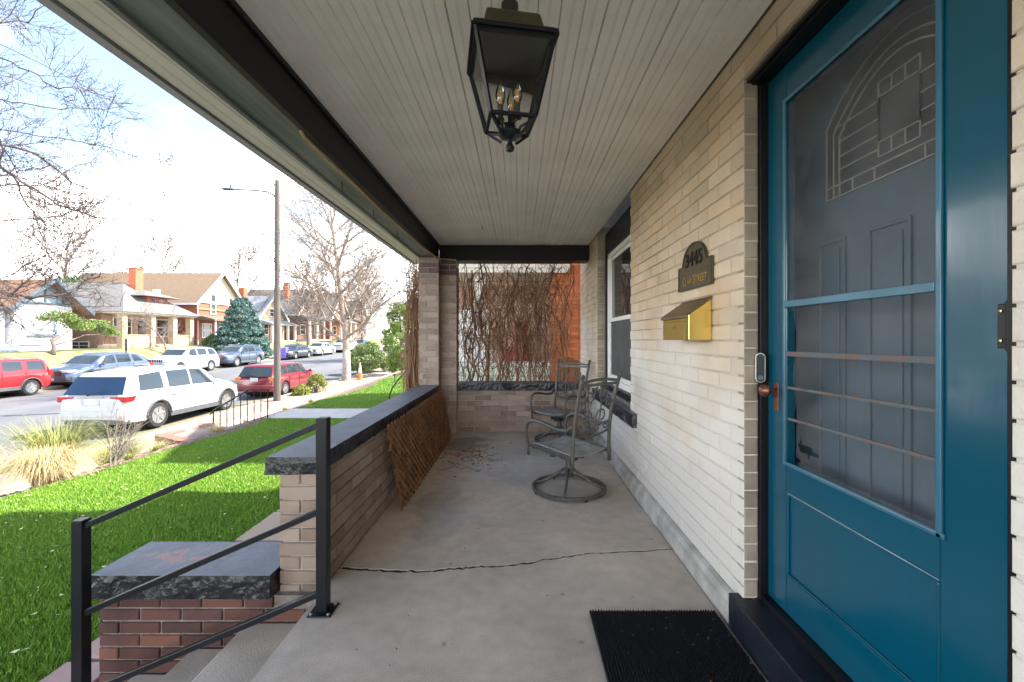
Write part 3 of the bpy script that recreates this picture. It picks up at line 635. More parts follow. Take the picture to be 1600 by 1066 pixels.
# the torn, sagging insect mesh
ms = bpy.data.materials.new('insect_mesh'); ms.use_nodes = True; t = ms.node_tree; b = t.nodes['Principled BSDF']; b.inputs['Base Color'].default_value = (.115,.12,.13,1); b.inputs['Roughness'].default_value = .6
tr = t.nodes.new('ShaderNodeBsdfTransparent'); mx = t.nodes.new('ShaderNodeMixShader'); g = t.nodes.new('ShaderNodeNewGeometry'); nz = t.nodes.new('ShaderNodeTexNoise'); nz.inputs['Scale'].default_value = 5; nz.inputs['Detail'].default_value = 7; nz.inputs['Distortion'].default_value = .8
mr = t.nodes.new('ShaderNodeMapRange'); mr.inputs[1].default_value = .35; mr.inputs[2].default_value = .75; mr.inputs[3].default_value = .18; mr.inputs[4].default_value = .50
t.links.new(g.outputs['Position'], nz.inputs[0]); t.links.new(nz.outputs[0], mr.inputs[0]); t.links.new(mr.outputs[0], mx.inputs[0]); t.links.new(tr.outputs[0], mx.inputs[1]); t.links.new(b.outputs[0], mx.inputs[2]); t.links.new(mx.outputs[0], t.nodes['Material Output'].inputs[0])
mb = MB(); nu, nv = 58, 96; ya, yb, za, zb = 1.018, 1.602, .73, 2.05
vs = []
for j in range(nv+1):
    for i in range(nu+1):
        u, v = i/nu, j/nv; y_ = ya+(yb-ya)*u; z_ = za+(zb-za)*v
        sag = max(0, .62-v)/.62; dx = -.004*sag + .012*sag*noise.noise((y_*7, z_*4, 0)) + .007
        if u > .9 and v < .42: dx += .02*(u-.9)*10*sag; y_ -= .028*(u-.9)*10*(1+.6*math.sin(z_*17))*min(1, sag*2)
        vs.append((XD+dx, y_, z_))
fs = []
for j in range(nv):
    for i in range(nu):
        u, v = (i+.5)/nu, (j+.5)/nv
        hole = ((u-.80)/.075)**2 + ((v-.052-.10*(u-.8))/.013)**2 < 1 + .5*math.sin(u*90) or ((u-.905)/.05)**2+((v-.012)/.008)**2 < 1
        if not hole: fs.append((j*(nu+1)+i, j*(nu+1)+i+1, (j+1)*(nu+1)+i+1, (j+1)*(nu+1)+i))
mb.add(vs, fs); sub(mb, 'torn_mesh', ms, dr, smooth='all', fixn=False)
# knob and plate
sub(MB().box(XD-.004, XD, 1.645, 1.672, .905, 1.012), 'latch_plate', M_copper, dr, bevel=.002)
sub(MB().lathe([(.0,-.062),(.014,-.060),(.023,-.050),(.025,-.040),(.019,-.030),(.010,-.024),(.008,-.004),(.014,-.0035),(.014,0)], (XD-.003,1.660,.982), 18, 'x'), 'knob', M_copper, dr, smooth=True)
for zc in (1.205,):
    sub(MB().box(XD-.012, XD-.001, .862, .885, zc-.045, zc+.045).lathe([(.006,-.05),(.006,.05)], (XD-.012,.862,zc), 10), 'hinge', M_blackmetal, dr, bevel=.002)
    sub(MB().lathe([(.0,-.004),(.0035,-.003),(.0035,.0)], (XD-.012,.877,zc+.03), 8, 'x').lathe([(.0,-.004),(.0035,-.003),(.0035,.0)], (XD-.012,.877,zc-.03), 8, 'x'), 'hinge_screws', M_brass, dr)
# door frame, black
df = MB().box(.957, 1.03, 1.720, DY1-.001, .145, 2.205).box(.93, 1.03, .845, 1.742, 2.191, 2.209).box(.912, .93, .80, 1.742, 2.197, 2.209).box(.957, 1.03, .802, .853, .145, 2.19).build('door_frame', M_blackpaint, hs, world=True, bevel=.002)
MB().box(.857, 1.40, .60, 1.78, .001, .143).build('threshold_stone', mat('black_threshold', (.008,.010,.016), .4, spec=.3, col2=(.018,.021,.03), scale=5, bump=.3), hs, world=True, bevel=.006)
MB().box(.96, 1.1, .858, 1.715, .144, .168).build('door_sill', M_blackpaint, hs, world=True)
# inner door behind the mesh
XI = 1.12
idr = MB().box(XI, XI+.04, .80, 1.80, .15, 2.30).build('inner_door', M_tealdark, hs, world=True)
for (a, b) in ((1.485,1.615), (1.235,1.39), (.985,1.14)):
    for (z0, z1) in ((.30,.86),(.93,1.53)) if a > 9 else ((.30,1.53),):
        sub(MB().box(XI-.008,XI,a,a+.012,z0,z1).box(XI-.008,XI,b-.012,b,z0,z1).box(XI-.008,XI,a+.012,b-.012,z1-.012,z1).box(XI-.008,XI,a+.012,b-.012,z0,z0+.012).box(XI-.005,XI,a+.030,b-.030,z0+.03,z1-.03), 'raised_panel', M_tealdark, idr, bevel=.003)
def arc_z(y, crown, half, spring, cy=1.275): 
    return spring + (crown-spring)*(1-((y-cy)/half)**2)
ys = [1.275+.30*math.cos(math.pi*k/24) for k in range(25)]
pts = [(y_, arc_z(y_, 2.10, .30, 1.93)) for y_ in ys]
sub(MB().prism([(1.575,1.672)]+pts+[(.975,1.672)], XI-.003, XI-.001, 'x'), 'leaded_glass', glass_mat('leaded_glass', (.05,.05,.055), rough=.22), idr)
came = MB()
def cb(y0,z0,y1,z1,r=.0030): came.bar((XI-.006,y0,z0),(XI-.006,y1,z1), .005, r*2, up=(1,0,0)) if False else came.tube([(XI-.006,y0,z0),(XI-.006,y1,z1)], r, 4)
for (hf, cz, sz) in ((.297,2.098,1.93),(.262,2.055,1.90),(.235,2.025,1.875)):
    q = [1.275+hf*math.cos(math.pi*k/20) for k in range(21)]
    came.tube([(XI-.006, y_, arc_z(y_, cz, hf, sz)) for y_ in q], .0036, 4)
    cb(1.275+hf, sz, 1.275+hf, 1.675); cb(1.275-hf, sz, 1.275-hf, 1.675)
for zz in (1.674,1.715): cb(1.275-.297, zz, 1.275+.297, zz)
for zz in (1.765,1.81,1.86,1.915): cb(1.275-.235, zz, 1.205, zz); cb(1.345, zz, 1.275+.235, zz)
for (y0,y1,z0,z1) in ((1.205,1.345,1.74,1.97),(1.205,1.345,1.785,1.925)): cb(y0,z0,y1,z0); cb(y0,z1,y1,z1); cb(y0,z0,y0,z1); cb(y1,z0,y1,z1)
for yy in (1.252,1.298): cb(yy,1.74,yy,1.785); cb(yy,1.925,yy,1.97)
for yy in (1.45,1.36,1.19,1.10): cb(yy,1.675,yy,1.715)
sub(came, 'leading', mat('lead_came', (.46,.45,.42), .3, metal=.4), idr)
# doorbell
db = thing('doorbell', 'white oval video doorbell with a black face on the door jamb', 'doorbell', (.935, 1.725, 1.09))
def stadium(w_, h_, n=10): return [(w_*math.cos(a), (h_-w_)+w_*math.sin(a)) for a in [math.pi*k/n for k in range(n+1)]] + [(w_*math.cos(a), -(h_-w_)+w_*math.sin(a)) for a in [math.pi+math.pi*k/n for k in range(n+1)]]
def rotp(mb, c, ang):
    co, si = math.cos(ang), math.sin(ang); mb.v = [(c[0]+(x)*co-(y_)*si, c[1]+x*si+y_*co, c[2]+z) for x,y_,z in mb.v]; return mb
cc = (.952, 1.712, 1.065)
q = MB(); q.prism(stadium(.0175,.058), -.013, .013, 'y'); rotp(q, cc, R(-28)).build('shell', mat('white_plastic', (.72,.74,.75), .3), db, world=True, bevel=.004)
q = MB(); q.prism(stadium(.0145,.055), -.0145, -.0132, 'y'); rotp(q, cc, R(-28)).build('face', M_blackpaint, db, world=True)
q = MB(); q.lathe([(.008,-.0155),(.010,-.016),(.010,-.0146)], (0,0,-.038), 20, 'y'); rotp(q, cc, R(-28)).build('button_ring', mat('blue_grey_ring', (.02,.06,.10), .3), db, world=True)
# mailbox
mx_ = thing('mailbox', 'polished brass mailbox with sloping lid on the cream brick wall', 'mailbox', (.9, 2.2, 1.17))
mb = MB().prism([(.897,1.172),(.788,1.172),(.788,1.292),(.897,1.368)], 2.018, 2.372, 'y'); mb.build('box', M_brass, mx_, world=True, bevel=.004)
MB().prism([(.897,1.374),(.779,1.292),(.777,1.286),(.777,1.276),(.782,1.276),(.783,1.289),(.897,1.368)], 2.010, 2.380, 'y').build('lid', mat('dull_brass', (.30,.22,.10), .42, metal=.85, col2=(.20,.15,.08), scale=12), mx_, world=True, bevel=.002)
MB().prism([(.786,1.172),(.781,1.18),(.781,1.275),(.786,1.28)], 2.012, 2.022, 'y').build('end_flange', mat('greenish_brass', (.28,.30,.08), .35, metal=.9), mx_, world=True)
MB().tube([(.893,2.012,1.3735),(.893,2.378,1.3735)], .0035, 8).build('hinge_rod', M_copper, mx_, world=True)
MB().lathe([(0,-.004),(.006,-.003),(.006,0)], (.787,2.195,1.235), 12, 'x').build('lock_button', M_copper, mx_, world=True)
MB().bar((.7875,2.02,1.262),(.7875,2.37,1.262), .0015, .003).build('lid_seam', M_copper, mx_, world=True)
# plaque
pq = thing('address_plaque', 'arched bronze house number plaque above the brass mailbox', 'plaque', (.9, 2.2, 1.43))
py0, py1, pz0, pz1 = 1.995, 2.405, 1.433, 1.562; pc = 2.20
outl = [(py0,pz0),(py0,pz1),(py0+.055,pz1)] + [(pc-.145*math.cos(math.pi*k/18), pz1+.0+.105*math.sin(math.pi*k/18)) for k in range(1,18)] + [(py1-.055,pz1),(py1,pz1),(py1,pz0)]
MB().prism(outl, .886, .898, 'x').build('plate', M_bronze, pq, world=True, bevel=.002)
cy_ = sum(p[0] for p in outl)/len(outl); cz_ = 1.50
inner = [(cy_+(p-cy_)*.965, cz_+(q-cz_)*.945) for p, q in outl]
rim = MB(); n_ = len(outl); vs = [(.8825,p,q) for p,q in outl]+[(.8825,p,q) for p,q in inner]+[(.887,p,q) for p,q in outl]+[(.887,p,q) for p,q in inner]
rim.add(vs, [(i,(i+1)%n_,(i+1)%n_+n_,i+n_) for i in range(n_)]+[(i+2*n_,(i+1)%n_+2*n_,(i+1)%n_,i) for i in range(n_)]+[(i+n_,(i+1)%n_+n_,(i+1)%n_+3*n_,i+3*n_) for i in range(n_)])
rim.build('rim', mat('dark_bronze_rim', (.03,.026,.02), .5), pq, world=True)
def text(body, name, size, loc, m, parent, rot=(R(90),0,R(-90)), ext=.0015, bold=0):
    cu = bpy.data.curves.new(name, 'FONT'); cu.body = body; cu.size = size; cu.extrude = ext; cu.align_x = 'CENTER'; cu.align_y = 'CENTER'; cu.offset = bold
    tmp = bpy.data.objects.new(name, cu); COL.objects.link(tmp); dg = bpy.context.evaluated_depsgraph_get(); me = bpy.data.meshes.new_from_object(tmp.evaluated_get(dg)); bpy.data.objects.remove(tmp)
    me.materials.clear(); me.materials.append(m); o = bpy.data.objects.new(name, me); link(o, parent); o.location = Vector(loc)-wloc(parent); o.rotation_euler = rot; return o
text('3445', 'house_number', .098, (.884, 2.20, 1.580), mat('dark_lettering', (.008,.008,.008), .6, spec=.2), pq, bold=.0016).scale = (1.12, 1, 1)
text('C', 'street_name', .066, (.884, 2.318, 1.478), mat('gold_lettering', (.42,.27,.09), .4, metal=.6), pq)
text('LAY', 'street_name', .050, (.884, 2.262, 1.474), MC['gold_lettering'], pq)
text('S', 'street_name', .066, (.884, 2.190, 1.478), MC['gold_lettering'], pq)
text('TREET', 'street_name', .050, (.884, 2.108, 1.474), MC['gold_lettering'], pq)

# ------------------------------------------------------------------ lantern
LX, LY, LR = -.028, 1.415, R(10)
ln = thing('hanging_lantern', 'black square glass lantern with three candle bulbs hanging from porch ceiling', 'lantern', (LX, LY, 1.8), LR)
def lo(mb, name, m, par=None, **k): return mb.build(name, m, par or ln, **k)
ZB, ZT = .075, .31   # local heights of glass bottom and top (1.875 .. 2.11)
ht, hb = .122, .070
lo(MB().lathe([(.178,0),(.172,.012),(.135,.022),(.118,.075),(.080,.095),(.03,.102),(.0,.103)], (0,0,ZT), 4, sq=True), 'cap', M_bronze, bevel=.004)
lo(MB().lathe([(.028,.10),(.028,.155),(.012,.158),(.012,.25)], (0,0,ZT), 16), 'stem', mat('dark_brown_metal', (.03,.024,.016), .5), smooth=True)
rim = MB(); o1 = .181
for s1 in (-1,1):
    rim.box(-o1*.707, o1*.707, s1*o1*.707-.005, s1*o1*.707+.005, ZT-.012, ZT+.001); rim.box(s1*o1*.707-.005, s1*o1*.707+.005, -o1*.707+.005, o1*.707-.005, ZT-.012, ZT+.001)
lo(rim, 'cap_rim', M_blackmetal)
cn = [(-1,-1),(1,-1),(1,1),(-1,1)]
for i in range(4):
    a, b = cn[i], cn[(i+1)%4]
    lo(MB().bar((a[0]*ht,a[1]*ht,ZT), (a[0]*hb,a[1]*hb,ZB), .011, .011), 'corner_bar', M_blackmetal)
    lo(MB().bar((a[0]*hb,a[1]*hb,ZB),(b[0]*hb,b[1]*hb,ZB), .010, .010), 'lower_glass_rail', M_blackmetal); lo(MB().bar((a[0]*ht*.98,a[1]*ht*.98,ZT-.016),(b[0]*ht*.98,b[1]*ht*.98,ZT-.016), .008, .016), 'upper_glass_rail', M_blackmetal)
    k = .985
    lo(MB().quad((a[0]*ht*k,a[1]*ht*k,ZT-.01),(b[0]*ht*k,b[1]*ht*k,ZT-.01),(b[0]*hb*k,b[1]*hb*k,ZB),(a[0]*hb*k,a[1]*hb*k,ZB)), 'glass_pane', glass_mat('lantern_glass', clear=.97, rough=.05))
    # lower scroll to the finial
    lo(MB().bar((a[0]*hb,a[1]*hb,ZB),(a[0]*.026,a[1]*.026,ZB-.048), .008, .008), 'lower_bar', M_blackmetal)
    lo(MB().tube([(a[0]*.060,a[1]*.060,ZB-.004),(a[0]*.05,a[1]*.05,ZB-.012),(a[0]*.030,a[1]*.030,ZB-.018),(a[0]*.022,a[1]*.022,ZB-.04)], .0045, 6), 'bracket', M_blackmetal, smooth='all')
lo(MB().lathe([(.0,-.028),(.012,-.022),(.016,-.012),(.010,-.002),(.007,.006),(.010,.012),(.032,.022),(.040,.030),(.040,.036),(.0,.037)], (0,0,.012), 18), 'finial', M_blackmetal, smooth=True)
lo(MB().box(-.114,.114,-.114,.114,ZT-.006,ZT-.0015), 'ceiling_plate', M_blackmetal)
cl_ = lo(MB().lathe([(.0,-.04),(.012,-.035),(.008,-.02),(.018,-.01),(.018,0),(.006,.004),(.006,.03)], (0,0,ZB), 12), 'candle_cluster', M_blackmetal, smooth=True)
for k in range(3):
    a = R(90+120*k-20); cx, cy = .032*math.cos(a), .032*math.sin(a)
    MB().tube([(0,0,ZB+.005),(cx*.7,cy*.7,ZB+.002),(cx,cy,ZB+.012)], .004, 6).lathe([(.014,.010),(.011,.014),(.009,.02),(.009,.055),(.011,.056)], (cx,cy,ZB), 12).build('candle_holder', mat('brown_metal', (.05,.035,.025), .5), cl_, smooth=True)
    bl = MB().lathe([(.007,.056),(.013,.068),(.0165,.086),(.015,.104),(.008,.123),(.002,.136),(.0,.137)], (cx,cy,ZB), 14).build('bulb', glass_mat('bulb_glass', clear=.93, rough=.03), cl_, smooth='all')
    MB().tube([(cx-.003,cy,ZB+.062),(cx-.004,cy,ZB+.102)], .0026, 5).tube([(cx+.003,cy,ZB+.062),(cx+.004,cy,ZB+.102)], .0026, 5).tube([(cx,cy+.003,ZB+.062),(cx,cy+.004,ZB+.102)], .0017, 5).build('filament', mat('amber_filament', (.95,.42,.08), .5), cl_)

# ------------------------------------------------------------------ handrail
hr = thing('handrail', 'black square-tube handrail with two posts on the porch steps', 'handrail', (-1.3, 1.885, 0))
UP = (-.845, 1.885); LP = (-1.893, 1.885); PW = .046
def post(x, y_, z0, z1):
    o = MB().box(x-PW/2, x+PW/2, y_-PW/2, y_+PW/2, z0, z1).build('post', M_blackmetal, hr, world=True, bevel=.003); return o
pu = post(*UP, .006, .838); pl = post(*LP, -.50, .398)
for p, z in ((pu, .0), (pl, -.517)):
    x, y_ = (UP if p is pu else LP)
    MB().box(x-.05, x+.05, y_-.05, y_+.05, z, z+.006).build('base_plate', M_blackmetal, p, world=True, bevel=.002)
    for sx_ in (-1,1):
        for sy_ in (-1,1): MB().lathe([(.0075,0),(.0075,.004),(.004,.008),(0,.009)], (x+sx_*.037, y_+sy_*.037, z+.006), 6).build('bolt', mat('zinc', (.45,.47,.5), .3, metal=1), p, world=True)
def rail(z_u, z_l, nm='rail'): MB().bar((UP[0]-PW/2+.002,UP[1],z_u),(LP[0]+PW/2-.002,LP[1],z_l), .026, .026).build(nm, M_blackmetal, hr, world=True, bevel=.003)
rail(.805, .370, 'top_rail'); rail(.430, -.005); rail(.075, -.355)

# ------------------------------------------------------------------ doormat
dm = thing('doormat', 'black rubber bristle doormat in front of the teal door', 'doormat', (.57, 1.45, 0))
MB().box(.305, .84, .95, 1.872, .002, .008).build('mat_backing', M_mat, dm, world=True)
V = []; T = []; r_ = random.Random(4); y_ = .953
while y_ < 1.872:
    x = .308
    while x < .838:
        b = len(V); h = .019+r_.uniform(-.002,.002); dx, dy = r_.uniform(-.002,.002), r_.uniform(-.002,.002)
        V += [(x-.0036,y_-.0036,.008),(x+.0036,y_-.0036,.008),(x+.0036,y_+.0036,.008),(x-.0036,y_+.0036,.008),(x-.0018+dx,y_-.0018+dy,h),(x+.0018+dx,y_-.0018+dy,h),(x+.0018+dx,y_+.0018+dy,h),(x-.0018+dx,y_+.0018+dy,h)]
        T += [(b,b+1,b+5,b+4),(b+1,b+2,b+6,b+5),(b+2,b+3,b+7,b+6),(b+3,b,b+4,b+7),(b+4,b+5,b+6,b+7)]; x += .0115
    y_ += .0115
V = [(a-.57, b-1.45, c) for a,b,c in V]
fast_mesh('bristles', V, T, M_mat, dm, 4)['kind'] = 'stuff'
scatter_chips('leaf_crumbs', 70, lambda r_: (lambda x, y_: (x, y_, .014))(.84-.5*r_.random()**1.6, r_.uniform(1.1,1.87)), M_deadleaf, (.003,.008), .5, .004, 31)
scatter_chips('grit', 130, lambda r_: (r_.uniform(-.85,.85), r_.uniform(1.2,5.2), .0), mat('dark_grit', (.10,.07,.05), .9, rnd=.5), (.002,.007), .6, .001, 33)

# ------------------------------------------------------------------ lattice leaning on the parapet
lt = thing('lattice_panel', 'stained wooden lattice panel leaning against the parapet wall', 'lattice', (-.8, 2.97, 0))
W_, H_ = 2.18, .575; lean = Vector((-.105, 0, .555)).normalized(); ldir = Vector((0,1,0)); lorg = Vector((-.798, 2.95, .012)); lnr = Vector((.98,0,.18)).normalized()
def clipseg(c, sgn):
    # line z = sgn*(y-c) inside 0..W_, 0..H_
    ps = []
    for (y_, z_) in ((0, sgn*(0-c)), (W_, sgn*(W_-c))):
        if 0 <= z_ <= H_: ps.append((y_, z_))
    for z_ in (0, H_):
        y_ = c + z_*sgn
        if 0 <= y_ <= W_: ps.append((y_, z_))
    ps.sort(); return (ps[0], ps[-1]) if len(ps) >= 2 and math.dist(ps[0], ps[-1]) > .03 else None
for layer, sgn in ((0, 1), (1, -1)):
    c = -H_ if sgn == 1 else .02
    end = W_ if sgn == 1 else W_+H_
    while c < end:
        sg = clipseg(c, sgn)
        if sg:
            (a, b) = sg; off = lnr*(.004+.008*layer)
            p0 = lorg + ldir*a[0] + lean*a[1] + off; p1 = lorg + ldir*b[0] + lean*b[1] + off
            MB().bar(p0, p1, .021, .0065, up=lnr).build('slat', M_lattice, lt, world=True)
        c += .083

# ------------------------------------------------------------------ patio chairs
def spiral(c, r0, r1, a0, turns, n=26):
    return [(c[0], c[1]+(r0+(r1-r0)*k/n)*math.cos(a0+turns*2*math.pi*k/n), c[2]+(r0+(r1-r0)*k/n)*math.sin(a0+turns*2*math.pi*k/n)) for k in range(n+1)]
def patio_chair():
    t = thing('patio_chair', 'x', 'chair')
    ring = [(.275*math.cos(2*math.pi*k/40), .275*math.sin(2*math.pi*k/40)) for k in range(40)]
    mb = MB(); prof = [(.262,.012),(.288,.012),(.290,.018),(.290,.032),(.282,.038),(.262,.034)]
    vs = [(r*math.cos(2*math.pi*k/48), r*math.sin(2*math.pi*k/48), z) for r, z in prof for k in range(48)]
    mb.add(vs, [(i*48+k, i*48+(k+1)%48, ((i+1)%6)*48+(k+1)%48, ((i+1)%6)*48+k) for i in range(6) for k in range(48)])
    mb.build('base_ring', M_iron, t, smooth=True)
    for k in range(4):
        a = R(45+90*k-10); co, si = math.cos(a), math.sin(a)
        MB().tube([(.275*co,.275*si,.030),(.20*co,.20*si,.055),(.10*co,.10*si,.115),(.03*co,.03*si,.165)], [.013,.012,.011,.011], 6).build('base_spoke', M_iron, t, smooth='all')
        MB().lathe([(.012,0),(.012,.012)], (.275*math.cos(a+.6),.275*math.sin(a+.6),0), 8).build('glide', M_blackpaint, t)
    MB().lathe([(.032,.10),(.034,.17),(.026,.175),(.024,.27)], (0,0,0), 14).build('hub', M_iron, t, smooth=True)
    MB().box(-.075,.10,-.05,.05,.262,.282).box(-.06,.06,-.035,.035,.235,.262).tube([(-.03,-.05,.25),(-.03,-.11,.245)], .006, 6).lathe([(.016,-.13),(.018,-.12),(.014,-.105)], (-.03,0,.245), 10, 'y').build('tilt_mechanism', mat('black_mechanism', (.02,.02,.02), .5), t, bevel=.002)
    for s_ in (-1,1):
        MB().bar((-.23,s_*.205,.315),(.235,s_*.205,.345), .022, .028).build('seat_rail', M_iron, t, bevel=.003)
    MB().bar((.20,-.20,.325),(.20,.20,.325), .018, .018).bar((-.17,-.20,.305),(-.17,.20,.305), .018, .018).bar((.0,-.2,.30),(.0,.2,.30),.03,.02).build('cross_bar', M_iron, t)
    mb = MB(); nx_, ny_ = 12, 10; vs = []
    for j in range(ny_+1):
        for i in range(nx_+1):
            u, v = i/nx_, j/ny_; x = -.215+.445*u; y_ = -.2+.4*v; vs.append((x, y_, .338+.028*u*1.1-.022*math.sin(math.pi*v)-(.02*max(0,u-.8)*5)**1.0*.5))
    mb.add(vs, [(j*(nx_+1)+i, j*(nx_+1)+i+1, (j+1)*(nx_+1)+i+1, (j+1)*(nx_+1)+i) for j in range(ny_) for i in range(nx_)])
    o = mb.build('seat', M_sling, t, smooth='all'); sm = o.modifiers.new('thick', 'SOLIDIFY'); sm.thickness = .005
    def bx(z): return -.225 - .10*(max(0, z-.30)/.60)**1.3 + .02*math.sin(max(0,z-.3)*5)
    for s_ in (-1,1):
        zs = [.24,.30,.38,.46,.54,.62,.70,.78,.86,.90]
        MB().tube([(bx(z), s_*(.215-.012*math.sin((z-.24)*4.5)), z) for z in zs], [.0145]*10, 8).build('back_post', M_iron, t, smooth='all')
        MB().blob((bx(.915), s_*.215, .912), (.016,.018,.016), 2, 0).build('finial', M_iron, t, smooth='all')
        arm = [(bx(.56)+.005, s_*.215, .56),(-.18,s_*.222,.515),(-.10,s_*.228,.512),(0,s_*.232,.530),(.10,s_*.234,.548),(.175,s_*.234,.545),(.225,s_*.232,.515),(.245,s_*.226,.46),(.243,s_*.22,.38),(.236,s_*.218,.32),(.232,s_*.217,.265)]
        MB().tube(arm, [.011,.013,.015,.016,.016,.015,.014,.013,.012,.012,.012], 8).build('armrest', M_iron, t, smooth='all')
    MB().tube([(bx(.87)-.0, y_, .865+.018*math.cos(y_*7.5)) for y_ in [-.21+.042*k for k in range(11)]], .011, 6).bar((bx(.845),-.205,.845),(bx(.845),.205,.845),.008,.022).build('top_rail', M_iron, t, smooth=True)
    MB().tube([(bx(.46), y_, .455+.03*(y_/.2)**2) for y_ in [-.21+.042*k for k in range(11)]], .009, 6).build('lower_rail', M_iron, t, smooth='all')
    for s_ in (-1,1):
        sc = MB()
        for (yc, zc, r0, r1, a0, tn) in ((.085,.76,.062,.015,R(90),1.35),(.085,.60,.070,.014,R(-90),-1.4),(.15,.69,.04,.01,0,1.2),(.045,.52,.035,.01,R(180),1.1),(.15,.53,.038,.010,R(30),-1.2)):
            pts = spiral((0, s_*yc, zc), r0, r1, a0 if s_ == 1 else math.pi-a0, tn*s_)
            sc.tube([(bx(p[2]), p[1], p[2]) for p in pts], .0058, 5)
        sc.tube([(bx(z), s_*(.02+.05*math.sin((z-.47)*9)), z) for z in [.47+.04*k for k in range(10)]], .006, 5)
        sc.build('back_scroll', M_iron, t, smooth='all')
    return t
ch = patio_chair(); ch.location = (.395, 3.40, 0); ch.rotation_euler = (0,0,R(131)); ch['label'] = 'swivel patio chair with grey sling seat and scroll back, nearer one on the porch'; ch['group'] = 'swivel patio chairs on the porch'
copy_tree(ch, (.47, 5.0, 0), R(232), label='swivel patio chair farther back, in front of the low end wall')

# debris of vine twigs and dead leaves on the floor
def fx_deb(r_):
    a = r_.gauss(0,.17); b = r_.gauss(0,.22); return (-.52+a, 4.35+b, 0)
scatter_chips('dead_leaves', 240, fx_deb, M_deadleaf, (.007,.024), .9, .002, 41)
r_ = random.Random(5); tw_ = MB()
for k in range(12):
    x, y_, a = -.5+r_.gauss(0,.14), 4.35+r_.gauss(0,.2), r_.uniform(0,6.28); l_ = r_.uniform(.12,.34)
    pts = [(x+math.cos(a+.5*math.sin(i*.9+k))*l_*i/6, y_+math.sin(a+.5*math.sin(i*.9+k))*l_*i/6, .006+.012*math.sin(i*.8)**2) for i in range(7)]
    tw_.tube(pts, [.004,.004,.0035,.003,.003,.002,.001], 5)
tw_.build('vine_litter', M_vine)['kind'] = 'stuff'
# ------------------------------------------------------------------ cars
def interp(pts, x):
    if x <= pts[0][0]: return pts[0][1]
    for (a, va), (b, vb) in zip(pts, pts[1:]):
        if x <= b:
            t = (x-a)/(b-a); return va+(vb-va)*t
    return pts[-1][1]
def smooth_i(pts, x, w_=.06): return (interp(pts, x-w_)+2*interp(pts, x)+interp(pts, x+w_))/4
def car_paint(name, c, metal=0, rough=.35): return mat(name, c, rough, var=.03, coat=.8, metal=metal)
M_tyre = mat('tyre_rubber', (.018,.018,.019), .8, var=.25, scale=20)
M_rim = mat('alloy_wheel', (.27,.275,.28), .35, metal=.5, var=.05)
M_clad = mat('grey_cladding', (.075,.08,.085), .55, var=.1)
M_under = mat('dark_underbody', (.012,.012,.013), .8)
M_carglass = glass_mat('car_glass', (.028,.038,.045), rough=.03)
M_carglass_blue = glass_mat('blue_tinted_glass', (.012,.03,.07), rough=.03)
M_redlamp = mat('red_lamp', (.42,.01,.012), .15, coat=.5, var=.1); M_amber = mat('amber_lamp', (.75,.20,.02), .2, coat=.5, var=.1)
M_clearlamp = mat('clear_lamp', (.62,.66,.70), .12, coat=.5, var=.1); M_chrome = mat('chrome', (.62,.63,.65), .15, metal=1, var=.03)
M_plate = mat('number_plate', (.55,.60,.58), .5, var=.05)
